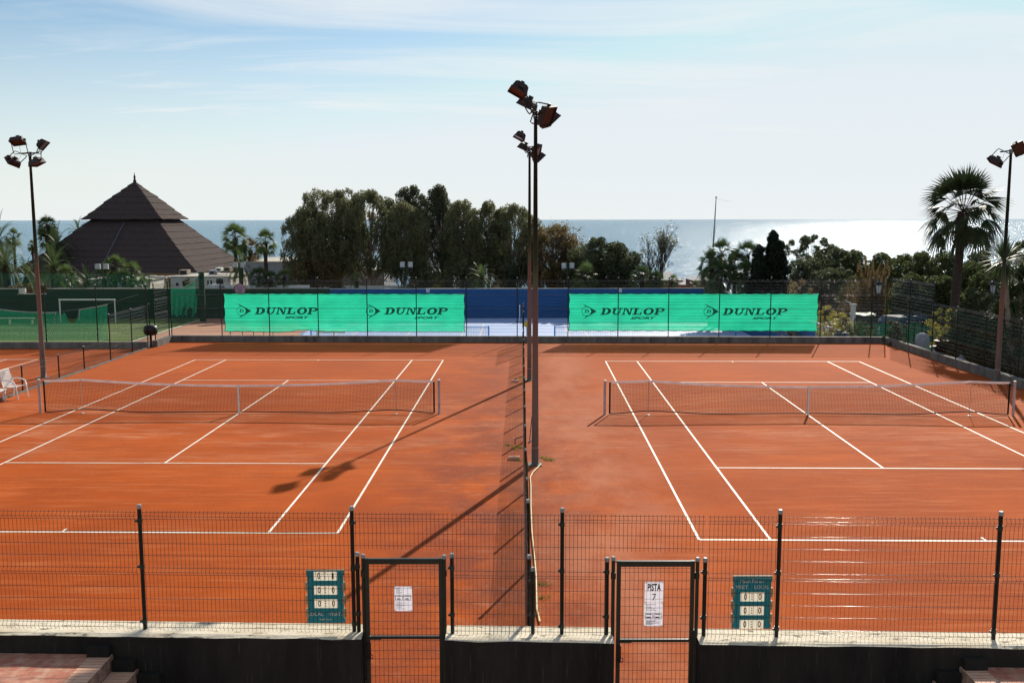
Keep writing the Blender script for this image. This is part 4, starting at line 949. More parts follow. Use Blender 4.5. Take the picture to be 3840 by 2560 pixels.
# far walls
def wall(name, x0, x1, y0, y1, z0, z1, m, label, cap=True, grp=None):
    t = thing(name, ((x0+x1)/2, y0, z0), label, 'wall', grp)
    MB().box(x0, x1, y0, y1, z0, z1-.05).build('wall_face', m, t)
    if cap: MB().box(x0, x1, y0-.01, y1+.01, z1-.05, z1).build('coping', M['walltop'], t)
    return t
wall('boundary_wall', -70, -43.6, 85.4, 85.65, Z0, .17, M['greenwall'], 'dark green boundary wall at the far left of the pitch')
wall('boundary_wall', -43.595, -40.955, 85.42, 85.65, Z0, -.30, M['greenwall'], 'lower stretch of dark green wall left of the goal')
MB().box(-43.55, -43.0, 85.66, 85.9, Z0, .16).build('wall_pier', M['plaster'], None, org=(-43.3, 85.7, Z0)).update_tag()
tag(bpy.data.objects['wall_pier'], 'white wall pier at the step in the dark green wall', 'wall')
wall('boundary_wall', -40.95, -16.04, 85.4, 85.65, Z0, .17, M['greenwall'], 'dark green boundary wall behind the goal and the backboard')
t = wall('boundary_wall', -16.03, 17.88, 85.4, 85.65, Z0, .12, M['bluewall'], 'deep blue boundary wall behind the blue courts')
for px in (1604.5, 2326): 
    p = at4(px, 1088, 85.38); q = MB()
    s_ = lambda x, z: Vector((x, 85.392, z))
    q.box(p.x-.14, p.x+.14, 85.380, 85.397, p.z-.17, p.z+.17); q.build('court_number_plate', M['white'], t)
    w_ = MB(); lettering(w_, '8' if px < 2000 else '9', p.x-.07, p.x+.07, p.z-.11, p.z+.11, lambda x, z: Vector((x, 85.376, z))); w_.build('court_number', M['blueprint'], t)
wall('side_wall', 17.90, 18.10, 49.2, 85.38, Z0, .08, M['bluewall'], 'blue wall along the right side of the blue courts, sloping towards the kerb')
# goal
t = thing('football_goal', (-35.85, 81.7, Z0), 'white football goal on the grass before the dark green wall', 'goal')
for x in (-38.15, -33.5):
    MB().tube([(x, 81.7, Z0), (x, 81.7, Z0+1.95)], .055, 8).build('goal_post', M['white'], t); MB().tube([(x, 81.7, Z0+1.9), (x, 82.5, Z0+1.5), (x, 82.9, Z0)], .018, 6).build('back_stay', M['gate'], t)
MB().tube([(-38.2, 81.7, Z0+1.97), (-33.45, 81.7, Z0+1.97)], .06, 8).build('crossbar', M['white'], t)
mb = MB()
for k in range(32): x = -38.1+k*.15; mb.tube([(x, 81.75, Z0+1.93), (x, 82.5, Z0+1.5), (x, 82.9, Z0)], .004, 3, caps=False)
for k in range(12): z = 1.5-k*.13; mb.tube([(-38.1, 82.5+(1.5-z)*.27, Z0+z), (-33.5, 82.5+(1.5-z)*.27, Z0+z)], .004, 3, caps=False)
mb.build('goal_net', M['netcord'], t)
t = thing('bench', (-42.2, 81, Z0), 'long pale wooden bench by the dark green wall, behind the net', 'bench')
MB().box(-44.2, -40.0, 80.8, 81.15, Z0+.45, Z0+.53).build('seat', M['wood'], t)
for x in (-44.0, -42.1, -40.2): MB().box(x-.04, x+.04, 80.85, 81.1, Z0, Z0+.45).build('leg', M['wood'], t)
# backboard
t = thing('basketball_hoop', (-23.5, 84.2, Z0), 'round pinkish basketball backboard showing above the left banner', 'basketball hoop')
p = at4(900, 1084, 84); mb = MB(); 
mb.tube([(p.x, 84, p.z), (p.x, 84.04, p.z)], [.5, .5], 24)
b_ = mb.build('backboard', M['pink'], t); b_.scale = (1, 1, 1)
MB().tube([(p.x, 84.06, p.z-.4), (p.x, 84.5, Z0)], .07, 8).build('stand', M['black'], t)
mb = MB(); a = lambda x, z: Vector((p.x+x, 83.985, p.z+z))
for q in ((-.18, .18, -.02, .02), (-.18, .18, .2, .24), (-.18, -.14, .02, .2), (.14, .18, .02, .2), (-.10, .10, -.16, -.04)): poly(mb, [(q[0], q[2]), (q[1], q[2]), (q[1], q[3]), (q[0], q[3])], a)
mb.build('target_square', M['blueprint'], t)
mb = MB(); mb.tube([(p.x+.23*math.cos(k*math.pi/8), 83.75+.23*math.sin(k*math.pi/8), p.z-.28) for k in range(17)], .012, 5); mb.build('rim', M['rust'], t)
mb = MB()
for k in range(12): c_, s_ = math.cos(k*math.pi/6), math.sin(k*math.pi/6); mb.tube([(p.x+.22*c_, 83.75+.22*s_, p.z-.29), (p.x+.12*c_, 83.75+.12*s_, p.z-.65)], .01, 3)
mb.build('net', M['rope'], t)
mb = MB(); mb.tube([(p.x+.5*math.cos(k*math.pi/12), 83.98, p.z+.5*math.sin(k*math.pi/12)) for k in range(25)], .025, 6); mb.build('board_edge', M['black'], t)

# hanging sports nets on the left
def c1(x, y): return (x/1.7427, 600+y/1.7427)
def c3(x, y): return (x/4.356, 1040+y/4.356)
def sheet(top, bot, Y, name, m, label, cat, rowsn=10, rope=True, cols=70, ripple=.05, extra=None):
    "net hung between an upper and a lower edge given as point lists at distance Y"
    def interp(L_, u):
        for (x0, y0), (x1, y1) in zip(L_, L_[1:]):
            if u <= x1+1e-6: return y0+(y1-y0)*(u-x0)/(x1-x0)
        return L_[-1][1]
    x0, x1 = top[0][0], top[-1][0]; P_ = []
    o = at4(x0, bot[0][1], Y); t = thing(name, o, label, cat)
    for j in range(rowsn+1):
        row = []
        for i in range(cols+1):
            u = x0+(x1-x0)*i/cols; a, b = interp(top, u), interp(bot, u); p = at4(u, a+(b-a)*j/rowsn, Y); p.y += ripple*math.sin(i*.9+j*.3)*j/rowsn; row.append(p)
        P_.append(row)
    MB().grid(P_).build('netting', m, t, smooth=True)
    # cords of the net, real strands on a coarse diamond grid
    mb = MB(); st = 2
    for i in range(0, cols+1, st):
        mb.tube([P_[j][min(cols, i+j*st//2)] for j in range(rowsn+1)], .006, 3, caps=False); mb.tube([P_[j][max(0, i-j*st//2)] for j in range(rowsn+1)], .006, 3, caps=False)
    mb.build('strand', M['hem'], t) if Y < 84 else None
    if rope: MB().tube([p+Vector((0, -.02, .015*math.sin(k*2.2))) for k, p in enumerate(P_[0])], .016, 5).build('rope', M['rope'], t)
    return t, P_
top = [c3(*q) for q in ((-120, 500), (0, 515), (200, 540), (400, 555), (640, 565), (760, 570), (910, 565), (950, 575), (990, 610), (1030, 600), (1050, 560), (1080, 610), (1120, 710), (1180, 770), (1230, 730), (1262, 650), (1290, 525), (1400, 508), (1550, 480), (1755, 435))]
bot = [c3(-120, 1025), c3(1740, 1025)]
t, P_ = sheet(top, bot, 46.9, 'sports_net', M['greennet'], 'green ball net with a sagging gap, hung at the near edge of the grass pitch', 'net', 12, False, 150)
mb = MB(); ed = [at4(*c3(*q), 46.88) for q in ((-120, 500), (0, 515), (200, 540), (400, 555), (640, 565), (760, 570), (910, 565), (1050, 548), (1290, 520), (1550, 478), (1755, 433), (2265, 275))]
mb.tube(ed, .006, 4); mb.build('wire', M['steel'], t)
mb = MB()
for a, b in zip(ed[:6], ed[1:7]): mb.tube([a.lerp(b, k/10)+Vector((0, -.01, -.03+.025*math.cos(k*2.5))) for k in range(11)], .013, 5)
mb.tube([ed[8].lerp(ed[10], k/20)+Vector((0, -.01, -.04+.03*math.cos(k*2.5))) for k in range(21)], .015, 5); mb.build('rope_lacing', M['rope'], t)
mb = MB(); mb.tube([at4(*c3(*q), 46.87) for q in ((915, 570), (890, 650), (893, 750), (880, 860), (885, 1030))], .012, 4); mb.build('loose_rope', M['rope'], t)
mb = MB(); mb.tube([at4(*c3(*q), 46.87) for q in ((1295, 520), (1290, 600), (1292, 685))], .012, 4); mb.build('rope_tail', M['rope'], t)
top = [c1(*q) for q in ((1112, 835), (1160, 838), (1210, 828), (1250, 802), (1280, 775), (1308, 742))]
bot = [c1(*q) for q in ((1112, 1062), (1200, 1062), (1270, 1045), (1308, 860))]
sheet(top, bot, 82, 'sports_net', M['greennet'], 'green net curtain gathered up to a tall post before the dark green wall', 'net', 10, True, 40, .15)
p = at4(*c1(1313, 740), 82.3); o = MB().box(p.x-.22, p.x+.22, 82.3, 82.5, Z0, p.z+.1); tag(o.build('net_post', M['greenwall'], None, org=(p.x, 82.3, Z0)), 'dark green post holding the gathered net curtain', 'post')
top = [c1(*q) for q in ((-60, 728), (0, 735), (120, 748), (240, 742), (330, 738), (460, 748), (600, 742), (780, 745), (975, 735), (1110, 800), (1122, 833))]
bot = [c1(-60, 838), c1(1122, 838)]
t, P_ = sheet(top, bot, 85.5, 'sports_net', M['darknet'], 'thin green net stretched above the dark green wall, palms behind', 'net', 8, False, 110, .0)
for q in (3, 330, 462, 632, 672, 973):
    p = at4(*c1(q, 733), 85.5); MB().tube([(p.x, 85.5, Z0), (p.x, 85.5, p.z)], .035, 6).build('post', M['gate'], t)
# low netted fence under the left banner
t = thing('low_fence', (-13, 50.6, Z0), 'low dark fence seen under the left banner', 'fence')
for u in (215, 440, 640, 830, 1000):
    p = at4(820+u/4.9, 1250, 50.6); MB().tube([(p.x, 50.6, Z0), (p.x, 50.6, .55)], .022, 6).build('post', M['fence'], t)
for k in range(6): MB().tube([(-14.9, 50.6, -1+.26*k), (-10.9, 50.6, -1+.26*k)], .006, 4).build('rail_wire', M['fence'], t)
# blue and white sunbed pile
t = thing('covered_bench', (-11.2, 52, Z0), 'blue and white covered bench showing under the left banner', 'bench')
mb = MB(); pr = [(-.9, 0), (-.85, 1.6), (-.5, 2.55), (-.1, 2.80), (.3, 2.9)]
mb.grid([[(-10.9+a, 52+q, Z0+b) for a, b in pr] for q in (0, .5, 1.0)]); mb.build('cover', M['netblue'], t)
mb = MB(); mb.box(-10.5, -9.0, 52.1, 52.9, Z0+2.55, Z0+2.68); mb.build('seat', M['white'], t)
mb = MB(); mb.tube([(-10.5, 52, Z0), (-10.5, 52, Z0+2.9), (-9.9, 52, Z0+2.9)], .04, 6); mb.tube([(-9.6, 52, Z0), (-9.6, 52, Z0+2.7)], .04, 6); mb.build('frame', M['white'], t)
# white stand and yellow disc by the blue court fence
p = at4(1949, 1193, 82); t = thing('umpire_stand', (p.x, 82, Z0), 'thin white upright stand before the blue wall, left of the masts', 'stand')
MB().tube([(p.x, 82, Z0), (p.x, 82, Z0+1.45)], .035, 6).build('upright', M['white'], t); MB().tube([(p.x-.35, 82, Z0+.03), (p.x+.45, 82, Z0+.03)], .03, 6).build('foot', M['black'], t)
p = at4(1976, 1216, 60); o = MB().tube([(p.x, 60, p.z), (p.x, 60.1, p.z)], [.19, .19], 18); tag(o.build('round_sign', M['yellow'], None, org=(p.x, 60, p.z)), 'yellow round disc half hidden behind the farther mast', 'sign')
o = MB().tube([(p.x, 60.15, Z0), (p.x, 60.15, p.z)], .03, 6).build('sign_post', M['black'], None, org=(p.x, 60.15, Z0)); tag(o, 'thin dark post carrying the yellow disc', 'post')

# ------------------------------------------------------------------ buildings behind the wall
def pyr():
    C = Vector(at4(*c1(908, 700), 113)); C.z = 0
    vd = Vector((C.x, C.y, 0)).normalized(); rt = Vector((vd.y, -vd.x, 0))
    t = thing('thatched_pavilion', (C.x, C.y, -2.6), 'large two tier pyramid roofed pavilion with dark thatch and a spire', 'pavilion')
    a0 = math.atan2(-.915, .41)   # front corner direction in (rt, vd)
    def ring(rad, z, jit=0):
        P_ = []
        n = 12
        for k in range(4):
            t0 = a0+k*math.pi/2; t1 = a0+(k+1)*math.pi/2
            A = rt*math.cos(t0)+vd*math.sin(t0); B = rt*math.cos(t1)+vd*math.sin(t1)
            for j in range(n):
                q = C+(A.lerp(B, j/n))*rad; P_.append((q.x, q.y, z+rnd.uniform(-jit, jit)))
        P_.append(P_[0]); return P_
    def tier(prof, n, name):
        "prof: (radius, z) from eave up; n courses laid like thatch, each lapping the one below"
        rows = []
        def pr(f):
            x = f*(len(prof)-1); k = min(int(x), len(prof)-2); g = x-k
            return prof[k][0]+(prof[k+1][0]-prof[k][0])*g, prof[k][1]+(prof[k+1][1]-prof[k][1])*g
        rows.append(ring(pr(0)[0]-.6, pr(0)[1]-.02))
        for k in range(n):
            r0, z0 = pr(k/n); r1, z1 = pr((k+1)/n)
            rows.append(ring(r0+.045, z0-.04, .05)); rows.append(ring(r0+.045, z0+.02, .04)); rows.append(ring(max(r1-.02, .02), z1-.02, .015))
        return MB().grid(rows).build(name, M['thatch'], t)
    tier([(14.2, .55), (11.2, 2.2), (8.3, 4.1), (5.2, 6.25)], 9, 'lower_roof')
    up = tier([(6.35, 6.25), (4.9, 7.15), (3.2, 8.45), (1.4, 9.6), (.12, 10.5)], 7, 'upper_roof')
    MB().lathe((C.x, C.y, 10.28), [(.16, 0), (.2, .3), (.1, .5), (.13, .75), (.05, 1.0), (.02, 1.25)], 8).build('spire', M['thatch'], up)
    A = rt*math.cos(a0)+vd*math.sin(a0); Bm = rt*math.cos(a0-math.pi/2)+vd*math.sin(a0-math.pi/2)
    def on(f, rad, z): q = C+A.lerp(Bm, f)*(rad+.25); return (q.x, q.y, z+.15)
    MB().tube([on(.52, 12.9, 1.2), on(.47, 5.9, 5.7)], .05, 6).build('ladder_rail', M['slate'], t)
    MB().prism([tuple(q)[:2] for q in ring(12.6, 0)[:-1]], -2.6, .7).build('base_wall', M['beige'], t)
pyr()
def block(name, px0, px1, ytop, Y, depth, m, label, wins=(), zb=-2.9, cat='building', k=1):
    a = at4(px0, ytop, Y); b = at4(px1, ytop, Y); t = thing(name, ((a.x+b.x)/2, Y, zb), label, cat)
    w_ = MB().box(a.x, b.x, Y, Y+depth, zb, a.z).build('wall', m, t)
    MB().box(a.x-.12, b.x+.12, Y-.12, Y+depth+.12, a.z, a.z+.14).build('roof_slab', M['walltop'], t)
    for (u0, u1, v0, v1) in wins:
        p = at4(u0, v1, Y); q = at4(u1, v0, Y)
        f = MB().box(p.x-.06, q.x+.06, Y-.05, Y-.01, p.z-.06, q.z+.06).build('window', M['white'], t)
        MB().box(p.x, q.x, Y-.07, Y-.055, p.z, q.z).build('pane', M['darkwin'], f)
    return t
def cw(x, y): return (560+x/4.3556, 980+y/4.3556)
block('white_building', 640, 865, 1041, 92, 6, M['plaster'], 'long low white building below the pavilion, cluttered flat roof',
      [(660, 671, 1060, 1071), (685, 700, 1059, 1073), (703, 712, 1060, 1070), (778, 783, 1050, 1066), (790, 796, 1050, 1066), (812, 838, 1045, 1066)])
block('white_building', 330, 560, 1052, 94, 4, M['plaster'], 'white building corner half hidden by palms left of the pavilion front', [(480, 492, 1066, 1076)])
block('grey_building', 920, 1110, 985, 104, 12, M['greyrender'], 'plain pale grey clad building between the date palm and the eucalyptus trees')
block('grey_building', 1114, 1440, 1016, 106, 10, M['greyrender'], 'lower pale building glimpsed between the trunks of the eucalyptus row')
for (u0, u1, v0, v1, lab, mm) in ((783, 806, 1014, 1030, 'grey rooftop unit at the front of the white roof', M['greyrender']), (808, 830, 1004, 1018, 'open white rooftop frame under the thatch', M['white']), (838, 862, 1002, 1018, 'dark box on the roof under the right thatch corner', M['stone']), (672, 702, 1012, 1032, 'stone chimney block under the thatch', M['stone'])):
    a = at4(u0, v1, 94); b = at4(u1, v0, 94); t = thing('rooftop_unit', ((a.x+b.x)/2, 94, a.z), lab, 'rooftop unit'); MB().box(a.x, b.x, 94, 95, a.z, b.z).build('casing', mm, t); MB().box(a.x+.12, b.x-.12, 93.96, 93.99, a.z+.1, b.z-.1).build('grille', M['darkwin'], t)
mb = MB()
for _ in range(60):
    u = rnd.uniform(560, 800); p = at4(u, rnd.uniform(1032, 1041), rnd.uniform(92.4, 95)); s_ = rnd.uniform(.08, .3); mb.box(p.x-s_*1.6, p.x+s_*1.6, p.y, p.y+s_, p.z-.12, p.z-.12+s_*.6)
o = mb.build('roof_clutter', M['plaster'], None); tag(o, 'boards, cables and rubble scattered on the white roof', None, kind='stuff')
def lowwall(px0, px1, yt, Y, m, label, name='garden_wall'):
    a = at4(px0, yt, Y); b = at4(px1, yt, Y); o = MB().box(a.x, b.x, Y, Y+.25, -2.9, a.z); tag(o.build(name, m, None, org=(a.x, Y, -2.9)), label, 'wall')
lowwall(800, 1160, 1070, 88.5, M['white'], 'low white ribbed wall showing over the green wall behind the backboard')
lowwall(1160, 1660, 1072, 96, M['plaster'], 'low white wall between the eucalyptus trunks')
block('beige_building', 1850, 1925, 1010, 112, 8, M['beige'], 'beige gabled building end between the trees behind the masts')
block('beige_building', 1540, 1700, 1030, 120, 8, M['greyrender'], 'pale building seen between the eucalyptus trunks')
def van(px, py, Y, sx, label, m):
    p = at4(px, py, Y); t = thing('parked_van', (p.x, Y, p.z-1.6), label, 'van')
    return t
p = at4(845, 1070, 88); t = thing('parked_van', (p.x, 87.9, -2.6), 'white van roof showing just over the green wall left of the backboard', 'van')
zt = at4(845, 1070, 88).z
mb = MB(); x0, x1 = at4(795, 1075, 88).x, at4(848, 1075, 88).x
mb.prism([(x0, 86.4), (x1, 86.4), (x1, 88.2), (x0, 88.2)], -2.3, zt-.45); mb.prism([(x0+.1, 86.5), (x1-.25, 86.5), (x1-.25, 88.1), (x0+.1, 88.1)], zt-.45, zt+.12); mb.build('body', M['carwhite'], t)
MB().box(x1-.27, x1-.1, 86.7, 87.9, zt-.4, zt-.02).build('windscreen', M['darkwin'], t)
for q in (x0+.6, x1-.6): MB().tube([(q, 86.38, -2.3), (q, 86.55, -2.3)], .32, 14).build('wheel', M['tyre'], t)

# twin floodlights on short posts beyond the wall
def twin(px, py, Y, label, gm):
    p = at4(px, py, Y); t = thing('twin_floodlight', (p.x, Y, -2.7), label, 'floodlight', 'small twin floodlights beyond the far wall')
    MB().tube([(p.x, Y, -2.7), (p.x, Y, p.z-.25)], .045, 6).build('pole', M['gate'], t)
    MB().tube([(p.x-.32, Y, p.z-.25), (p.x+.32, Y, p.z-.25)], .03, 6).build('crossbar', M['gate'], t)
    for s in (-1, 1):
        h = MB(); h.prism([(p.x+s*.36-.22, Y-.25), (p.x+s*.36+.22, Y-.25), (p.x+s*.36+.17, Y+.15), (p.x+s*.36-.17, Y+.15)], p.z-.22, p.z+.25); h = h.build('lamp_housing', gm, t)
        MB().box(p.x+s*.36-.18, p.x+s*.36+.18, Y-.27, Y-.255, p.z-.18, p.z+.21).build('front_glass', M['lampglass'], h)
twin(1525, 993, 88, 'small twin floodlight before the middle eucalyptus trees', M['greyrender'])
twin(2129, 997, 88, 'small twin floodlight beside the yellowing tree right of the masts', M['greyrender'])
twin(384, 1000, 87.5, 'small twin floodlight among the palms left of the pavilion', M['greyrender'])
twin(897, 994, 88, 'small twin floodlight beside the date palm right of the pavilion', M['greyrender'])

# flagpole
a = at4(2665, 1080, 112); b = at4(2685.5, 742, 112); t = thing('flagpole', (a.x, 112, -3), 'tall leaning pale flagpole in front of the sea', 'flagpole')
MB().tube([(a.x-.12, 112, -3.2), tuple(a), tuple(a.lerp(b, .62)), tuple(b)], [.14, .13, .09, .045], 8).build('pole', M['pole'], t)
MB().lathe(tuple(b), [(.03, -.05), (.11, .0), (.11, .1), (.03, .16)], 8).build('finial', M['pole'], t)
MB().tube([tuple(b-Vector((0, 0, .15))), tuple(at4(2744, 756, 112))], .012, 3).build('halyard', M['pole'], t)

# beach huts
def hut(px0, px1, yr, ye, r0, r1, Y, label, win):
    a = at4(px0, ye, Y); b = at4(px1, ye, Y); tz = at4(px0, yr, Y+4).z; t = thing('beach_hut', ((a.x+b.x)/2, Y, -6), label, 'hut', 'beach huts by the sea')
    D_ = 8; ov = .6; e = [(a.x-ov, Y-ov), (b.x+ov, Y-ov), (b.x+ov, Y+D_+ov), (a.x-ov, Y+D_+ov)]
    q0, q1 = at4(r0, yr, Y+4), at4(r1, yr, Y+4); rz = [(q0.x, Y+3), (q1.x, Y+3), (q1.x, Y+5), (q0.x, Y+5)]
    mb = MB()
    for k in range(4): mb.quad((*e[k], a.z), (*e[(k+1) % 4], a.z), (*rz[(k+1) % 4], q0.z), (*rz[k], q0.z))
    mb.quad(*[(*z, q0.z) for z in rz]); mb.quad(*[(*z, a.z) for z in e][::-1]); mb.build('roof', M['slate'], t)
    MB().box(a.x-ov+.05, b.x+ov-.05, Y-ov+.04, Y-ov+.12, a.z-.28, a.z-.01).build('fascia', M['hutwood'], t)
    w_ = MB().box(a.x, b.x, Y, Y+D_, -6.5, a.z-.01).build('wall', M['hutwood'], t)
    for u0, u1, v0, v1 in win:
        p = at4(u0, v1, Y); q = at4(u1, v0, Y); f = MB().box(p.x-.08, q.x+.08, Y-.06, Y-.01, p.z-.08, q.z+.08).build('window', M['white'], t); MB().box(p.x, q.x, Y-.08, Y-.065, p.z, q.z).build('pane', M['darkwin'], f)
cx = lambda x, y: (2380+x/6.189, 920+y/6.189)
def cwin(x0, x1, y0, y1): a = cx(x0, y0); b = cx(x1, y1); return (a[0], b[0], a[1], b[1])
hut(cx(300, 0)[0], cx(1010, 0)[0], cx(0, 603)[1], cx(0, 800)[1], cx(560, 0)[0], cx(800, 0)[0], 140, 'grey roofed wooden beach hut behind the bare tree', [cwin(700, 790, 830, 890)])
hut(cx(1420, 0)[0], cx(1960, 0)[0], cx(0, 700)[1], cx(0, 812)[1], cx(1600, 0)[0], cx(1800, 0)[0], 138, 'wooden beach hut behind the left fan palm clump by the flagpole', [cwin(1410, 1480, 848, 875), cwin(1495, 1570, 848, 875), cwin(1605, 1680, 848, 875)])
hut(cx(1100, 0)[0], cx(1370, 0)[0], cx(0, 800)[1], cx(0, 905)[1], cx(1130, 0)[0], cx(1340, 0)[0], 150, 'low link roof between the two beach huts', [cwin(1180, 1350, 955, 1000)])

# ------------------------------------------------------------------ vegetation tools
def leafcloud(pts, size, asp=.45, droop=0.0, jit=.35):
    "pts (n,3) -> n diamond leaves (n,4,3)"
    n = len(pts); d = NP.normal(size=(n, 3)); d[:, 2] -= droop; d /= np.linalg.norm(d, axis=1)[:, None]
    e = np.cross(d, NP.normal(size=(n, 3))); e /= np.linalg.norm(e, axis=1)[:, None]+1e-9
    s = size*NP.uniform(1-jit, 1+jit, n)[:, None]
    return np.stack([pts-d*s, pts+e*s*asp, pts+d*s, pts-e*s*asp], 1)
def clump_pts(c, r, n, shell=.55):
    v = NP.normal(size=(n, 3)); v /= np.linalg.norm(v, axis=1)[:, None]
    return np.array(c)+v*(shell+(1-shell)*NP.uniform(0, 1, n)[:, None]**.5)*np.array(r)*NP.uniform(.75, 1.12, n)[:, None]
def tree(name, px, pl, prr, ptop, Y, label, cat, leaf, group=None, zb=-2.8, low=.28, ncl=70, nleaf=130, size=.17, rc=.75, droop=.0, prof=None, lean=0, trunks=1, tr=.16, trunk=True, strings=0, asp=.45, shape=.9):
    "px: trunk foot, pl..prr: crown sides, ptop: crown top (survey points on the 2352 wide sheet)"
    foot = at(px, 800, Y); a = at(pl, ptop, Y); b = at(prr, ptop, Y); zt = a.z; zl = zb+(zt-zb)*low
    cx_, hw = (a.x+b.x)/2, (b.x-a.x)/2
    t = thing(name, (foot.x, Y, zb), label, cat, group)
    prof = prof or [(0, .55), (.25, .95), (.5, 1), (.75, .82), (.9, .55), (1, .2)]
    def pw(f):
        for (f0, w0), (f1, w1) in zip(prof, prof[1:]):
            if f <= f1: return w0+(w1-w0)*(f-f0)/(f1-f0)
        return prof[-1][1]
    cents = []
    for k in range(ncl):
        f = (k+.5)/ncl; f = f**shape; th = k*2.39996+NP.uniform(-.4, .4); rr = hw*1.40*pw(f)*NP.uniform(.1, 1)**.5
        rcl = rc*NP.uniform(.6, 1.2)*(1 if f < .85 else .7)
        rr = max(rr-rcl*.45, 0)
        cents.append(((cx_+rr*math.cos(th)+(.25*hw*math.copysign(1, math.cos(th))*pw(f) if rr > hw*.5 else 0), Y+max(rr, .8)*.9*math.sin(th), zl+(zt-zl-rcl*.6)*f), rcl))
    pts = [clump_pts(c, (r_, r_, r_*.85), int(nleaf*r_/rc)) for c, r_ in cents]
    if strings:
        for c, r_ in cents:
            for _ in range(strings):
                x, y, z = c[0]+NP.uniform(-r_, r_), c[1]+NP.uniform(-r_, r_), c[2]; ln_ = NP.uniform(.5, 1.5)*r_*1.6; m_ = 16
                q = np.stack([x+NP.normal(0, .06, m_), y+NP.normal(0, .06, m_), z-np.linspace(0, ln_, m_)], 1); pts.append(q)
    pts = np.concatenate(pts); npmesh('crown', leafcloud(pts, size, asp, droop), 4, leaf, t)
    if trunk:
        mb = MB()
        for q in range(trunks):
            fx_ = foot.x+(q-(trunks-1)/2)*tr*2.2; top_ = Vector((cx_+NP.uniform(-.3, .3)*hw, Y, zl+(zt-zl)*.75)); f0 = Vector((fx_, Y, zb-.3)); pts_ = []
            for k in range(8):
                g = k/7; p = f0.lerp(top_, g); p.x += math.sin(g*4+q)*hw*.08+lean*g*(1-g); p.y += math.cos(g*3+q)*.2; pts_.append(p)
            mb.tube(pts_, [tr*(1-.8*k/7) for k in range(8)], 7)
            for c, r_ in cents[q::max(trunks, 3)]:
                g = min(.95, max(.25, (c[2]-zb)/(zt-zb)-.22)); k = int(g*7); s0 = pts_[k]; c = Vector(c); mid = s0.lerp(c, .5)+Vector((0, 0, -.15)); mb.tube([s0, mid, c], [tr*.35*(1-g*.5), tr*.2, .015], 4, caps=False)
        mb.build('trunk', M['trunk'], t)
    return t
def bare_tree(name, px, pl, prr, ptop, Y, label, seed_, zb=-2.8, leaf=None, dens=.5, sp=.75):
    rr = random.Random(seed_); foot = at(px, 800, Y); a = at(pl, ptop, Y); b = at(prr, ptop, Y); H = a.z-zb; t = thing(name, (foot.x, Y, zb), label, 'tree')
    mb = MB(); tips = []
    def grow(p, d, L_, r, lv):
        q = p+d*L_; mid = p.lerp(q, .5)+Vector((rr.uniform(-.1, .1), rr.uniform(-.1, .1), 0))*L_*.5; mb.tube([p, mid, q], [r, r*.85, r*.65], 4, caps=False)
        if lv == 0: tips.append(q); return
        for k in range(rr.choice((2, 3, 3))):
            nd = (d+Vector((rr.uniform(-sp, sp), rr.uniform(-sp, sp)*.8, rr.uniform(-.1, .5)))).normalized(); grow(q, nd, L_*rr.uniform(.6, .82), r*.62, lv-1)
    hw = (b.x-a.x)/2; mid = (a.x+b.x)/2
    for k in range(3): grow(Vector((foot.x+k*.15, Y, zb)), Vector(((mid-foot.x)/H+rr.uniform(-.25, .25), 0, 1)).normalized(), H*.30, .11, 6)
    mb.build('branches', M['twig'], t)
    if leaf:
        P_ = np.array([tuple(q) for q in tips if rr.random() < dens]); P_ = P_[:, None, :]+NP.normal(0, .18, (len(P_), 3, 3)); npmesh('crown', leafcloud(P_.reshape(-1, 3), .10, .45), 4, leaf, t)
    return t
def fan_leaf(o, d, L1, Rb, n=16, droop=.25, side=None, open_=1.35, fold=.30):
    "one fan palm leaf: stalk along d, blade of n narrow segments; returns stalk points and triangles"
    d = Vector(d).normalized(); s = d.cross(Vector((0, 0, 1)));
    if s.length < .1: s = Vector((1, 0, 0))
    s.normalize(); nrm = s.cross(d).normalized(); ro = NP.uniform(-.9, .9); s = (s*math.cos(ro)+nrm*math.sin(ro)).normalized(); nrm = s.cross(d).normalized(); h = Vector(o)+d*L1+Vector((0, 0, -L1*droop*.35)); T = []
    d2 = (d+Vector((0, 0, -droop))).normalized()
    for k in range(n):
        a = -open_+2*open_*(k+.5)/n; dr = (d2*math.cos(a)+s*math.sin(a)+nrm*(-fold*abs(math.sin(a)))).normalized(); Ls = Rb*(1-.25*abs(a)/open_)*NP.uniform(.9, 1.08)
        wv = (s*math.cos(a)-d2*math.sin(a)).normalized()*(Rb*open_/n*.50)
        m_ = h+dr*Ls*.52; tip = h+dr*Ls*1.08+Vector((0, 0, -droop*Ls*.45)); T.append((h, m_-wv, m_)); T.append((h, m_, m_+wv)); T.append((m_-wv, tip, m_+wv))
    return (Vector(o), h), T
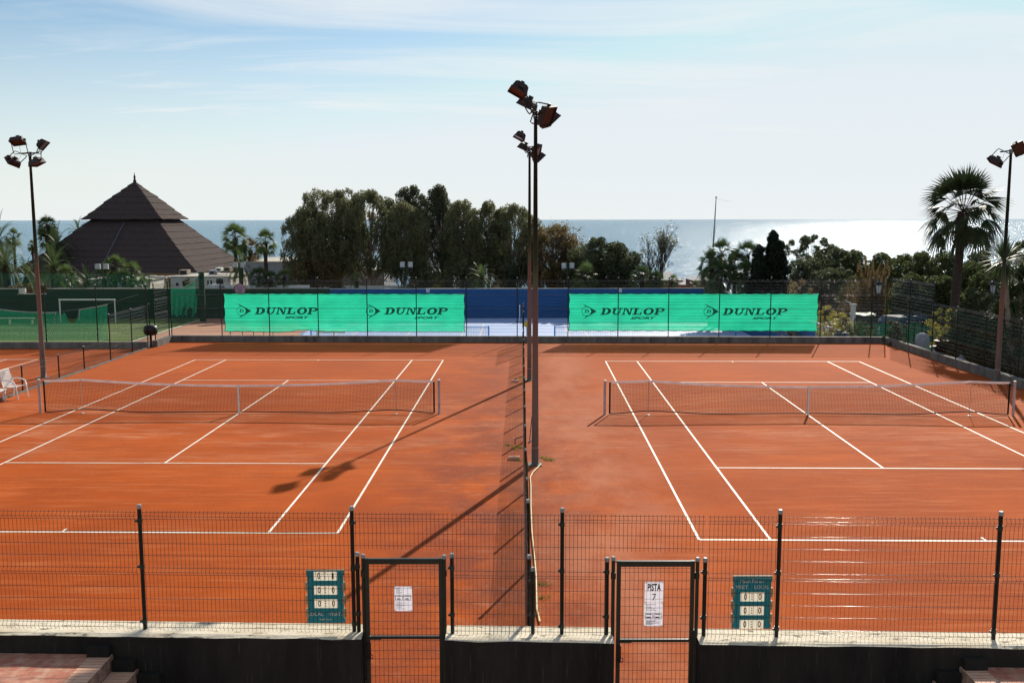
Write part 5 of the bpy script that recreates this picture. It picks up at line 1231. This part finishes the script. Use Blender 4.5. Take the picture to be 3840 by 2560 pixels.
def fan_palm(px, ptop, Y, label, nl=34, stalk=.9, blade=.85, zb=-2.7, th=None, tr=.16, leaf=None, lean=0, skirt=0, group=None, name='fan_palm', droopk=1, spread=1.0, topz=None):
    "px, ptop: crown centre"
    c = at(px, ptop, Y); zc = c.z; t = thing(name, (c.x-lean, Y, zb), label, 'palm tree', group)
    T = []; st = MB(); dead = []
    for k in range(nl):
        f = (k+.5)/nl; el = R(88-f*135*spread); az = k*2.39996+NP.uniform(-.2, .2); d = (math.cos(az)*math.cos(el), math.sin(az)*math.cos(el), math.sin(el))
        (p, h), tt = fan_leaf(c, d, stalk*NP.uniform(.85, 1.1), blade*NP.uniform(.85, 1.12), droop=(.12+f*.75)*droopk)
        T += [[tuple(x) for x in q] for q in tt]; st.tube([p, h], .018, 3, caps=False)
    npmesh('crown', np.array(T), 3, leaf or L['palm'], t); st.build('leaf_stalk', M['palmtrunk'], t)
    if skirt:
        for k in range(skirt):
            az = k*2.39996; el = R(NP.uniform(-88, -62)); d = (math.cos(az)*math.cos(el), math.sin(az)*math.cos(el), math.sin(el)); o = c+Vector((0, 0, -.1-NP.uniform(0, .5)))
            _, tt = fan_leaf(o, d, .35, blade*.75, n=10, droop=.5, open_=.8, fold=.6); dead += [[tuple(x) for x in q] for q in tt]
        npmesh('dead_fronds', np.array(dead), 3, M['dead'], t)
    n = 9; pts = []
    for k in range(n): g = k/(n-1); pts.append((c.x-lean*(1-g), Y, zb-.3+(zc-zb+.3)*g))
    rs = [tr*(1.25-.35*k/(n-1)) for k in range(n)]; rs[-1] = tr*1.35; rs[-2] = tr*1.15
    MB().tube(pts, rs, 10).build('trunk', M['palmtrunk'], t, smooth=True)
    return t
def date_palm(px, ptop, Y, label, nf=30, Lf=2.2, zb=-2.7, tr=.2, leaf=None, group=None, up=88, rng_=120, name='date_palm'):
    c = at(px, ptop, Y); t = thing(name, (c.x, Y, zb), label, 'palm tree', group); T = []; st = MB()
    for k in range(nf):
        f = (k+.5)/nf; el = R(up-f*rng_); az = k*2.39996+NP.uniform(-.2, .2); d = Vector((math.cos(az)*math.cos(el), math.sin(az)*math.cos(el), math.sin(el))); p = Vector(c); pts = [p.copy()]; LL = Lf*NP.uniform(.85, 1.1); m_ = 11
        for j in range(m_):
            d = (d+Vector((0, 0, -.15-.05*f))).normalized(); p = p+d*(LL/m_); pts.append(p.copy())
            s = d.cross(Vector((0, 0, 1))); s = s.normalized() if s.length > .05 else Vector((1, 0, 0)); nn = s.cross(d); ll = LL*.20*math.sin(math.pi*min(1, (j+1.6)/(m_+1.5)))
            for sg in (-1, 1):
                for q in (0, .33, .66):
                    o = p-d*(LL/m_)*q; tip = o+(s*sg*.8+d*.75+nn*.25).normalized()*ll+Vector((0, 0, -ll*.15)); T.append((tuple(o-d*.025), tuple(o+d*.025), tuple(tip)))
        st.tube(pts, [.03*(1-.8*j/m_) for j in range(m_+1)], 3, caps=False)
    npmesh('crown', np.array(T), 3, leaf or L['palm'], t); st.build('frond_rib', L['palm'], t)
    MB().tube([(c.x, Y, zb-.3), (c.x, Y, (zb+c.z)/2), (c.x, Y, c.z-.25), (c.x, Y, c.z+.1)], [tr*1.1, tr, tr*1.3, tr*.7], 10).build('trunk', M['palmtrunk'], t, smooth=True)
    return t
def yucca(px, ptop, Y, label, heads, Lf=.9, zb=-1.5, n=90, tr=.12):
    foot = at(px, 900, Y); t = thing('yucca', (foot.x, Y, zb), label, 'yucca'); T = []; mb = MB()
    for (hx, hy, sc) in heads:
        c = at(hx, hy, Y+NP.uniform(-.5, .5)); mb.tube([(foot.x, Y, zb-.3), tuple(Vector((foot.x, Y, zb)).lerp(c, .5)), tuple(c)], [tr*1.3, tr, tr*.8], 7)
        for k in range(n):
            el = R(88-(k+.5)/n*150); az = k*2.39996; d = Vector((math.cos(az)*math.cos(el), math.sin(az)*math.cos(el), math.sin(el))); s = d.cross(Vector((0, 0, 1))).normalized()*.035*sc; LL = Lf*sc*NP.uniform(.8, 1.15); m_ = c+d*LL*.5; tip = c+d*LL+Vector((0, 0, -.12*LL)); T.append((tuple(c+d*.05), tuple(m_-s), tuple(m_+s))); T.append((tuple(m_-s), tuple(tip), tuple(m_+s)))
    npmesh('crown', np.array(T), 3, L['palmdark'], t); mb.build('trunk', M['trunk'], t); return t
def bush(pl, prr, ptop, Y, label, leaf, zb=-2.6, size=.11, ncl=30, nleaf=150, rc=.5, name='bush', cat='bush', group=None, prof=None, **k):
    return tree(name, (pl+prr)/2, pl, prr, ptop, Y, label, cat, leaf, group, zb=zb, low=.05, ncl=ncl, nleaf=nleaf, size=size, rc=rc, prof=prof or [(0, .9), (.4, 1), (.75, .85), (1, .4)], trunks=2, tr=.06, **k)

# ------------------------------------------------------------------ eucalyptus row behind the blue wall
EP = [(0, .75), (.2, .95), (.5, 1), (.8, .88), (.93, .6), (1, .3)]
EG = 'eucalyptus trees in a row beyond the blue wall'
def euc(foot, l, r_, top, Y, leaf, label, **k):
    d = dict(ncl=128, nleaf=150, size=.13, rc=.66, droop=1.1, strings=7, low=.33, prof=EP, shape=.95, tr=.20, asp=.32); d.update(k)
    return tree('eucalyptus_tree', foot, l, r_, top, Y, label, 'tree', L[leaf], EG, **d)
euc(762, 668, 752, 478, 97, 'euc', 'leftmost eucalyptus, low crown stepping down towards the grey building', ncl=95)
euc(778, 700, 826, 433, 100, 'euc', 'broad domed eucalyptus, tallest at the left end of the row', ncl=150, trunks=2, prof=[(0, .8), (.3, .95), (.6, 1), (.85, .85), (1, .45)])
euc(851, 792, 905, 435, 98, 'euc', 'eucalyptus with a thick pale leaning trunk, left of the small twin floodlight', ncl=130, lean=-1.5, tr=.28)
euc(920, 886, 962, 462, 96, 'euc', 'narrower greenish eucalyptus just left of the dark pointed tops', lean=.8, ncl=85)
euc(955, 908, 975, 424, 101, 'eucdark', 'dark upright eucalyptus crown, left of two dark peaks at mid row', ncl=80, rc=.62, prof=[(0, .9), (.5, 1), (.8, .8), (.95, .55), (1, .3)])
euc(1026, 962, 1052, 424, 99, 'eucdark', 'dark spiky topped eucalyptus, right of two dark peaks at mid row', ncl=100, trunks=3, rc=.62, prof=[(0, 1), (.4, 1), (.65, .8), (.85, .5), (1, .22)])
euc(1060, 1028, 1096, 458, 97, 'euc', 'olive coloured eucalyptus with a feathery top, right of the dark peaks', ncl=85)
euc(1120, 1084, 1158, 461, 99, 'euc', 'eucalyptus with reddish brown patches, second before the masts', ncl=85)
euc(1169, 1138, 1222, 468, 98, 'euc', 'eucalyptus standing directly behind the two central masts', ncl=100, trunks=2)
euc(1268, 1228, 1318, 515, 96, 'brown', 'yellow brown thin leaved eucalyptus right of the central masts', ncl=85, nleaf=105, tr=.14, trunks=2, rc=.6)
for k, (a, b, tp, lf, lab) in enumerate(((690, 760, 590, 'brown', 'brownish low shrub under the leftmost eucalyptus'), (955, 1015, 615, 'euc', 'drooping shrub under the dark pointed eucalyptus'), (1040, 1100, 590, 'euc', 'olive shrub left of the small centre palm'), (1160, 1235, 590, 'eucdark', 'dark shrub behind the feet of the central masts'), (1262, 1330, 590, 'brown', 'yellow brown shrub beside the small right twin floodlight'))):
    tree('tall_shrub', (a+b)/2, a, b, tp, 95.5, lab, 'shrub', L[lf], 'shrubs under the eucalyptus trees', low=.3, ncl=26, nleaf=110, size=.14, rc=.7, droop=1, strings=4, prof=EP, tr=.08)
bare_tree('bare_tree', 1300, 1270, 1320, 520, 95, 'leafless twiggy tree at the right end of the eucalyptus row', 4, leaf=L['brown'], dens=.7)
tree('round_tree', 1385, 1322, 1425, 545, 92, 'dense dark tree left of the bare tree, with a knobbly top', 'tree', L['round'], low=.22, ncl=95, nleaf=190, size=.12, rc=.65, trunks=2)
tree('round_tree', 1420, 1370, 1463, 556, 91, 'dense dark round tree leaning against the knobbly one, beside the bare tree', 'tree', L['round'], low=.22, ncl=80, nleaf=190, size=.12, rc=.62, trunks=2, tr=.12)
bare_tree('bare_tree', 1508, 1464, 1530, 536, 93, 'bare winter tree against the sea left of the beach hut roof', 9, leaf=L['euc'], dens=.22, sp=.42)
bare_tree('bare_tree', 1468, 1450, 1480, 575, 94, 'small bare tree between the round tree and the taller bare one', 12)

# palms
PG = 'palms beyond the far wall'
fan_palm(1345, 636, 86.8, 'sunlit fan palm over the blue wall, below the dark round trees', 34, .75, .75, group=PG, droopk=1.2)
fan_palm(1474, 640, 86.8, 'drooping fan palm over the blue wall at the foot of the bare tree', 34, .8, .7, group=PG, droopk=1.4, leaf=L['palmdark'])
fan_palm(1505, 645, 86.8, 'low dark fan palm left of the first beach hut', 30, .55, .6, group=PG, leaf=L['palmdark'])
fan_palm(1545, 648, 89, 'small fan palm in front of the first beach hut', 16, .45, .5, group=PG, spread=.6)
fan_palm(1596, 656, 88, 'tiny palm tuft over the blue wall below the second hut', 14, .3, .4, group=PG)
fan_palm(1657, 585, 80, 'tallest upright crown of the fan palm clump beside the flagpole', 30, .8, .85, group=PG, leaf=L['palmdark'], skirt=10)
fan_palm(1634, 606, 79, 'left outermost crown of the fan palm clump beside the flagpole', 28, .75, .8, group=PG, leaf=L['palmdark'], droopk=1.2)
fan_palm(1716, 588, 80, 'narrow right crown of the fan palm clump, touching the dark cypresses', 26, .8, .8, group=PG, leaf=L['palmdark'])
fan_palm(1688, 612, 79, 'middle crown of the fan palm clump, between its two tall ones', 34, .8, .8, group=PG, leaf=L['palmdark'], droopk=1.3)
fan_palm(1645, 634, 78, 'lower left drooping crown of the fan palm clump', 34, .85, .85, group=PG, leaf=L['palmdark'], droopk=1.5)
fan_palm(1716, 638, 78, 'lower right drooping crown of the fan palm clump with shiny leaves', 34, .85, .8, group=PG, leaf=L['palmdark'], droopk=1.5)
date_palm(1105, 640, 86.8, 'sunlit feather palm over the blue wall left of the central masts', 30, 1.75, group=PG, up=85, rng_=100, tr=.14)
fan_palm(819, 646, 86.8, 'small green palm under the eucalyptus with the leaning trunk', 18, .45, .5, group=PG, spread=.7)
bush(995, 1015, 636, 90, 'small yellow green sapling under the dark eucalyptus peaks', L['yellowbush'], ncl=10, nleaf=60, rc=.3)
fan_palm(540, 548, 104, 'tall fan palm right of the pavilion roof, left of the pair', 38, .95, 1.0, group=PG, skirt=14, tr=.2)
fan_palm(609, 556, 104, 'tall fan palm right of the pavilion roof, right of the pair', 36, .85, .8, group=PG, skirt=14, tr=.2)
fan_palm(575, 575, 105, 'ragged brownish fan palm between the tall pair', 28, .8, .8, group=PG, skirt=16, tr=.2, leaf=L['reed'])
date_palm(553, 614, 90, 'grey green feather palm at the right corner of the pavilion', 32, 2.0, group=PG, tr=.17)
fan_palm(596, 638, 89, 'bushy fan palm over the wall right of the feather palm', 34, .6, .7, group=PG, leaf=L['palmdark'])
fan_palm(622, 645, 88.5, 'dark low fan palm between two brighter ones above the backboard', 30, .55, .6, group=PG, leaf=L['palmdark'])
fan_palm(653, 640, 89, 'bright fan palm next to the leftmost eucalyptus', 28, .5, .65, group=PG)
date_palm(-4, 556, 95, 'date palm cut by the left edge, long arching fronds', 34, 3.2, group=PG, tr=.3)
fan_palm(31, 545, 112, 'small distant fan palm against the sea at the far left', 26, .6, .65, group=PG, skirt=10, tr=.14)
fan_palm(74, 563, 114, 'thin tall distant palm with a small tuft, left of the left mast', 18, .35, .45, group=PG, skirt=8, tr=.11)
fan_palm(109, 520, 106, 'tall shaggy fan palm just right of the left mast', 40, .7, .75, group=PG, skirt=60, tr=.3, leaf=L['palmdark'])
fan_palm(112, 545, 106.5, 'second shaggy crown below the tall one right of the left mast', 36, .8, .75, group=PG, skirt=30, tr=.25, leaf=L['palmdark'])
date_palm(130, 566, 104, 'dark date palm between the shaggy palm and the pavilion', 34, 2.6, group=PG, leaf=L['palmdark'])
date_palm(180, 532, 128, 'date palm rising behind the left slope of the pavilion roof', 26, 2.0, group=PG)
date_palm(14, 612, 91, 'wide date palm behind the thin green net at the far left', 40, 2.9, group=PG, tr=.3, rng_=105)
date_palm(62, 640, 93, 'lower date palm at the foot of the left mast', 34, 2.4, group=PG, tr=.3)
date_palm(124, 618, 90, 'arching date palm in front of the left pavilion slope', 40, 2.6, group=PG, tr=.28, rng_=105)
fan_palm(152, 640, 88, 'yellow green fan palm before the arching date palm', 32, .7, .85, group=PG)
date_palm(200, 645, 92, 'low dark fronds left of the white building corner', 26, 1.7, group=PG, leaf=L['palmdark'])
fan_palm(264, 616, 90, 'tallest of the bright fan palm cluster in front of the pavilion', 36, .75, .8, group=PG)
fan_palm(303, 628, 90, 'right hand bright fan palm of the cluster in front of the pavilion', 28, .7, .65, group=PG)
fan_palm(240, 640, 89, 'left hand fan palm of the cluster in front of the pavilion', 30, .7, .7, group=PG)
fan_palm(285, 650, 88.5, 'lowest glossy fan palm of the cluster in front of the pavilion', 36, .8, .7, group=PG, leaf=L['palmdark'])
fan_palm(328, 655, 89, 'small low fan palm right of the bright cluster', 20, .5, .5, group=PG)
bush(20, 110, 648, 89, 'low brown shrubs in the dip of the dark green wall', L['brown'], ncl=30)
bush(420, 442, 636, 90, 'thin young tree before the white building', L['hedge'], ncl=14, nleaf=50, rc=.3)
bush(368, 392, 655, 89, 'small yellowing shrub before the white building', L['yellowbush'], ncl=10, nleaf=60, rc=.3)
bush(565, 580, 655, 88, 'small yellow shrub beside the white van roof', L['yellowbush'], ncl=8, nleaf=50, rc=.25)

# big palm, its skirt and drooping old leaves
fan_palm(2213, 487, 50, 'large fan palm rising above the hedge beside the right mast', 44, 1.30, 1.25, zb=-1.5, leaf=L['palmbig'], tr=.21, skirt=8, lean=.35, name='fan_palm', spread=.92)

# cypress group and hedges on the right
CP_ = [(0, 1), (.35, .95), (.6, .7), (.85, .35), (1, .08)]
for (a, b, tp, lab) in ((1742, 1812, 529, 'tallest dark cypress with three pointed tips'), (1764, 1818, 552, 'dark cypress shoulder right of the tallest tip'), (1762, 1790, 537, 'slim dark cypress tip behind the tallest cypress'), (1728, 1762, 563, 'shorter dark cypress on the left of the group'), (1728, 1750, 572, 'smallest cypress tip beside the fan palm clump')):
    tree('cypress', (a+b)/2, a, b, tp, 76, lab, 'tree', L['cyp'], 'dark cypresses right of the fan palm clump', low=.03, ncl=90, nleaf=150, size=.10, rc=.34, prof=CP_, droop=-1.2, tr=.1)
HG = 'trees and bushes of the right hand hedge'
HP = [(0, .95), (.4, 1), (.7, .92), (.9, .7), (1, .4)]
for (a, b, tp, Y, lf, lab) in (
 (1806, 1908, 539, 84, 'round', 'dark dome shaped tree right of the cypresses'),
 (1822, 1900, 592, 79, 'round', 'leafy bush below the dark dome shaped tree'),
 (1878, 1950, 566, 86, 'round', 'bush stepping down right of the dark dome'),
 (1930, 1990, 574, 84, 'hedge', 'bush left of the dry reeds'),
 (1868, 1965, 615, 76, 'round', 'deep shaded bush under the hedge left of the reeds'),
 (1992, 2056, 580, 82, 'hedge', 'bush right behind the tallest reeds'),
 (2042, 2110, 584, 78, 'hedge', 'bush against the bright sea left of the big palm'),
 (2086, 2150, 578, 74, 'hedge', 'rounded hedge tree with a light top left of the big palm'),
 (2138, 2204, 580, 72, 'hedge', 'hedge tree whose crown meets the big palm trunk'),
 (2060, 2135, 628, 66, 'hedge', 'broad lower bush behind the tall corner fence'),
 (2130, 2200, 632, 64, 'hedge', 'broad lower bush beside the big palm trunk'),
 (2205, 2262, 600, 68, 'hedge', 'bush directly right of the big palm trunk'),
 (2225, 2282, 576, 90, 'round', 'distant grey green tree between big palm and mast'),
 (2240, 2310, 618, 62, 'hedge', 'bush behind the second lantern'),
 (2305, 2400, 552, 78, 'hedge', 'tree at the right edge behind the yucca'),
 (2300, 2400, 640, 60, 'round', 'dark bush at the right edge behind the yucca trunks')):
    tree('hedge_tree', (a+b)/2, a, b, tp, Y, lab, 'bush', L[lf], HG, low=.05, ncl=85, nleaf=150, size=.115, rc=.52, prof=HP, trunks=2, tr=.08)
bush(1788, 1868, 640, 60, 'twiggy brownish bush over the right end of the green banner', L['brown'], ncl=40, nleaf=60, size=.07, rc=.35)
bare_tree('bare_shrub', 1825, 1790, 1866, 638, 60.5, 'leafless twiggy shrub above the right banner', 21)
# reeds
T = []
foot = at(2000, 700, 70); t = thing('reed_clump', (foot.x, 70, -2.6), 'tall dry yellowish reeds behind the first lantern', 'reeds')
for k in range(360):
    x = foot.x+NP.normal(0, .95); y = 70+NP.normal(0, .5); H = NP.uniform(2.2, 6.0)*math.exp(-((x-foot.x)/2.2)**2); dx_, dy_ = NP.normal(0, .35), NP.normal(0, .3); w_ = .035
    b0, m_, tp = (x, y, -2.6), (x+dx_*.4, y+dy_*.4, -2.6+H*.6), (x+dx_*1.4, y+dy_, -2.6+H); T.append((b0, (m_[0]-w_, m_[1], m_[2]), (m_[0]+w_, m_[1], m_[2]))); T.append(((m_[0]-w_, m_[1], m_[2]), tp, (m_[0]+w_, m_[1], m_[2])))
    if k % 3 == 0:
        for q in range(5): z = tp[2]-q*.12; T.append(((tp[0]-.07, tp[1], z-.1), (tp[0], tp[1], z+.12), (tp[0]+.07, tp[1], z-.1)))
npmesh('stems', np.array(T), 3, L['reed'], t)
yucca(2330, 598, 41, 'large yucca with several heads at the right edge, beside the mast', ((2306, 600, 1.25), (2345, 648, 1.15), (2322, 690, 1.2), (2365, 610, 1.1), (2290, 725, .8), (2350, 725, 1.0)), Lf=.95, n=150)
bush(2207, 2300, 664, 44, 'dark bush behind the right fence at the foot of the mast', L['round'], zb=-1.6, size=.075, ncl=70, nleaf=170, rc=.35)
bush(2148, 2208, 704, 47, 'yellow leaved bush behind the right fence', L['yellowbush'], zb=-1.5, size=.055, ncl=40, nleaf=110, rc=.25, prof=[(0, .3), (.4, .6), (.75, 1), (1, .5)])
bush(2190, 2250, 745, 45, 'dark shrub under the yellow leaved bush behind the right fence', L['round'], zb=-1.5, size=.07, ncl=36, nleaf=150, rc=.3)
bush(1884, 1925, 700, 52, 'bright yellow green bush right of the green banner', L['yellowbush'], size=.06, ncl=34, nleaf=110, rc=.28)
bush(1915, 1962, 715, 52.5, 'second yellow green bush reaching towards the fence corner', L['yellowbush'], size=.06, ncl=26, nleaf=90, rc=.25)
bush(1965, 2010, 735, 50.2, 'dark shrub behind the corner of the kerb wall', L['round'], size=.06, ncl=34, nleaf=140, rc=.25)
bush(1925, 1965, 742, 50.4, 'pale leaved shrub behind the kerb left of the corner', L['hedge'], size=.06, ncl=26, nleaf=120, rc=.25)
bush(2040, 2080, 735, 47.5, 'dark bush behind the tall corner fence, before the van', L['round'], zb=-1.8, size=.06, ncl=34, nleaf=140, rc=.25)
bush(2225, 2290, 765, 42.5, 'dark low shrub on the far side of the right kerb', L['round'], zb=-1.2, size=.06, ncl=34, nleaf=140, rc=.22)
bush(2295, 2380, 770, 39.5, 'dark low shrub at the right edge behind the fence', L['round'], zb=-1.2, size=.06, ncl=44, nleaf=150, rc=.25)
bush(2265, 2352, 725, 41.5, 'leafy dark shrub behind the foot of the right mast', L['hedge'], zb=-1.2, size=.07, ncl=50, nleaf=150, rc=.3)

# lanterns
def lantern(px, py, Y, zb, label):
    c = at(px, py, Y); t = thing('lantern', (c.x, Y, zb), label, 'street lamp', 'old style lanterns behind the right fence')
    MB().lathe((c.x, Y, 0), [(.09, zb), (.09, zb+.6), (.045, zb+.7), (.04, c.z-.42)], 8).build('lamp_post', M['black'], t)
    MB().lathe((c.x, Y, c.z), [(.10, -.40), (.13, -.36), (.20, .12), (.19, .13)], 6).build('glass_shade', M['lampglass'], t)
    MB().lathe((c.x, Y, c.z), [(.27, .13), (.25, .2), (.15, .33), (.06, .38), (.05, .46), (.02, .52)], 10).build('lamp_cap', M['black'], t)
    mb = MB()
    for k in range(6): a_ = k*math.pi/3; mb.tube([(c.x+.135*math.cos(a_), Y+.135*math.sin(a_), c.z-.37), (c.x+.205*math.cos(a_), Y+.205*math.sin(a_), c.z+.13)], .012, 4)
    mb.build('cage', M['black'], t)
lantern(2019, 659, 62, -2.6, 'black lantern with pale glass in front of the dry reeds')
lantern(2281, 659, 60, -2.6, 'black lantern with pale glass just left of the right mast')

# vehicles: side profiles built round
def vehicle(name, loc, rz, prof, W_, paint, label, cat, wheels, glassq, van=False):
    t = thing(name, loc, label, cat, rz=R(rz)); l = Vector(loc)
    mb = MB(); rows = []
    for y, s in ((-W_/2, .93), (-W_/2*.96, 1), (-W_*.25, 1.01), (W_*.25, 1.01), (W_/2*.96, 1), (W_/2, .93)):
        rows.append([(l.x+x, l.y+y*(1 if z < .95 else .86), l.z+(z if z < .3 else .3+(z-.3)*s)) for x, z in prof+[prof[0]]])
    mb.grid(rows); i = len(mb.v); mb.v += rows[0][:-1]; mb.f.append(tuple(range(i, i+len(prof)))); i = len(mb.v); mb.v += rows[-1][:-1]; mb.f.append(tuple(range(i, i+len(prof)))[::-1])
    mb.build('body', paint, t, smooth=False)
    for nm, x0_, z0_, x1_, z1_ in glassq:
        g = MB()
        if nm == 'windscreen': g.quad((l.x+x0_, l.y-W_*.40, l.z+z0_), (l.x+x0_, l.y+W_*.40, l.z+z0_), (l.x+x1_, l.y+W_*.36, l.z+z1_), (l.x+x1_, l.y-W_*.36, l.z+z1_)); g.build(nm, M['darkwin'], t)
        else:
            for s in (-1, 1): 
                g = MB(); g.box(l.x+x0_, l.x+x1_, l.y+s*W_*.455-.01, l.y+s*W_*.455+.01, l.z+z0_, l.z+z1_); g.build(nm, M['darkwin'], t)
    for wx in wheels:
        for s in (-1, 1):
            o = MB().tube([(l.x+wx, l.y+s*(W_/2-.2), l.z+.31), (l.x+wx, l.y+s*(W_/2+.01), l.z+.31)], .31, 16).build('wheel', M['tyre'], t)
            MB().tube([(l.x+wx, l.y+s*(W_/2+.012), l.z+.31), (l.x+wx, l.y+s*(W_/2+.02), l.z+.31)], .19, 12).build('rim', M['steel'], o)
    x_ = min(p[0] for p in prof)
    for s in (-1, 1): MB().box(l.x+x_-.01, l.x+x_+.05, l.y+s*W_*.36-.12, l.y+s*W_*.36+.12, l.z+.6, l.z+.74).build('headlight', M['lampglass'], t)
    MB().box(l.x+x_-.05, l.x+x_+.02, l.y-W_*.46, l.y+W_*.46, l.z+.28, l.z+.48).build('bumper', M['black'], t)
p = at4(3335, 1193, 67)
vehicle('parked_car', (p.x, 67, p.z-1.42), 62, [(-1.9, .3), (-1.9, .75), (-1.7, .85), (-1.0, .95), (-.45, 1.38), (.9, 1.42), (1.6, 1.0), (1.9, .95), (1.95, .3)], 1.65, M['carwhite'], 'small pale car parked behind the corner of the fence', 'car', (-1.2, 1.25), [('windscreen', -1.03, .97, -.47, 1.36), ('side_window', -.6, 1.0, 1.0, 1.3)])
p = at4(3425, 1181, 63)
vehicle('parked_van', (p.x, 63, p.z-1.85), 205, [(-2.0, .3), (-2.0, .8), (-1.8, .95), (-1.1, 1.1), (-.6, 1.7), (-.3, 1.85), (2.0, 1.85), (2.1, 1.0), (2.1, .3)], 1.75, M['vanblue'], 'dark blue grey van parked right of the pale car', 'van', (-1.3, 1.4), [('windscreen', -1.13, 1.12, -.62, 1.68), ('side_window', -.5, 1.15, .5, 1.6)])
# bin, pier, board, covered chairs and pots behind the fence
a = at4(3201, 1212, 60); b = at4(3288, 1178, 60); t = thing('waste_container', ((a.x+b.x)/2, 60, -2.6), 'dark waste container topped with a sagging green cover', 'container')
MB().box(a.x, b.x, 60, 61.2, -2.4, b.z-.12).build('container_body', M['gate'], t)
MB().grid([[(a.x-.1+(b.x-a.x+.2)*i/8, 59.9+1.4*j/4, b.z-.12+.10*math.sin(i*1.3+j)*.5+.08) for i in range(9)] for j in range(5)]).build('cover', M['binlid'], t)
for x in (a.x+.2, b.x-.2): MB().tube([(x, 60.1, -2.6), (x, 60.1, -2.4)], .1, 8).build('wheel', M['tyre'], t)
a = at4(3193, 1250, 58); b = at4(3207, 1145, 58); t = thing('gate_pier', (a.x, 58, -2.6), 'pale square gate pier behind the yellow green bush', 'pillar'); MB().box(a.x, b.x+.05, 58, 58.3, -2.6, b.z).build('shaft', M['plaster'], t); MB().box(a.x-.04, b.x+.1, 57.95, 58.35, b.z, b.z+.08).build('capstone', M['walltop'], t)
MB().tube([(b.x, 58.1, b.z), tuple(at4(3169, 1126, 58))], .03, 6).build('barrier_arm', M['white'], t)
mb = MB()
for k in range(70):
    q = rnd.random(); c = at4(3208+q*62, 1172-10*math.sin(q*3), 60.8+rnd.uniform(0, .8)); s_ = rnd.uniform(.1, .22); mb.box(c.x-s_, c.x+s_, c.y-s_, c.y+s_, c.z-.3-s_-rnd.uniform(0, .8), c.z-.3+s_*.6)
tag(mb.build('rubble', M['stone'], None), 'pale rubble stones heaped behind the waste container', None, kind='stuff')
a = at4(3397, 1270, 48.0); b = at4(3459, 1208, 48.0); t = thing('framed_board', ((a.x+b.x)/2, 48.0, a.z), 'dark green board in a rusty frame behind the right fence', 'board')
MB().box(a.x+.03, b.x-.03, 48.0, 48.03, a.z, b.z).build('panel', M['shadenet'], t)
for x in (a.x, (a.x+b.x)/2, b.x): MB().box(x-.025, x+.025, 47.96, 47.995, a.z-1.2, b.z+.03).build('upright', M['rust'], t)
MB().box(a.x, b.x, 47.95, 47.958, b.z-.03, b.z+.03).build('top_rail', M['rust'], t)
c = at4(3458, 1290, 46.6); t = thing('covered_chairs', (c.x, 46.6, -1.3), 'stack of chairs under a pale cloth behind the right fence', 'covered stack')
MB().lathe((c.x, 46.6, c.z-.7), [(.42, -.9), (.36, 0), (.35, .5), (.34, .85), (.27, 1.15), (.08, 1.25)], 18).build('cloth', M['burlap'], t, smooth=True)
c = at4(3486, 1305, 46.2); t = thing('sack', (c.x, 46.2, c.z-.3), 'pale green sack lying beside the cloth covered chairs', 'sack'); MB().lathe((c.x, 46.2, c.z-.3), [(.3, 0), (.42, .12), (.40, .28), (.2, .38), (.05, .42)], 14).build('bag', M['binlid'], t, smooth=True)
c = at4(3527, 1302, 45.2); t = thing('plant_pot', (c.x, 45.2, c.z-.5), 'stack of broad brown pots behind the right fence', 'pots')
for k in range(3): MB().lathe((c.x+.03*k, 45.2, c.z-.45+.26*k), [(.24, 0), (.36, .22), (.38, .25), (.30, .25)], 14).build('pot', M['stone'] if k == 0 else M['rust'], t)
c = at4(3604, 1352, 42.6); t = thing('debris_bags', (c.x, 42.6, c.z-.6), 'crumpled white plastic bag on a dark heap behind the right fence', 'bags')
MB().lathe((c.x, 42.6, c.z-.45), [(.3, 0), (.34, .25), (.30, .45), (.16, .56), (.05, .7)], 7).build('white_bag', M['burlap'], t); MB().lathe((c.x+.7, 42.6, c.z-.7), [(.6, 0), (.62, .3), (.4, .55), (.1, .66)], 9).build('dark_bag', M['black'], t)
# green shade cloth fence outside the kerb
t = thing('shade_fence', (20, 50, -2.6), 'low green shade cloth fence outside the far right corner', 'fence')
path = [(18.3, 51.6), (20.0, 51.4), (21.6, 50.4), (21.8, 47.5), (21.5, 44.6), (21.2, 41.6), (21.0, 38.5), (20.9, 35.5)]
mb = MB(); rows = [[], [], []]
for (x0, y0), (x1, y1) in zip(path, path[1:]):
    for k in range(8): x, y = x0+(x1-x0)*k/8, y0+(y1-y0)*k/8; s_ = .05*math.sin(k*.8); rows[0].append((x, y, -1.6)); rows[1].append((x+s_, y+s_, -.3)); rows[2].append((x, y, .62-.05*math.sin(math.pi*k/8)))
mb.grid(rows).build('shade_cloth', M['shadenet'], t, smooth=True)
for x, y in path: MB().tube([(x, y, -2.6), (x, y, .9)], .03, 6).build('post', M['fence'], t)
# rock edging and leaf litter
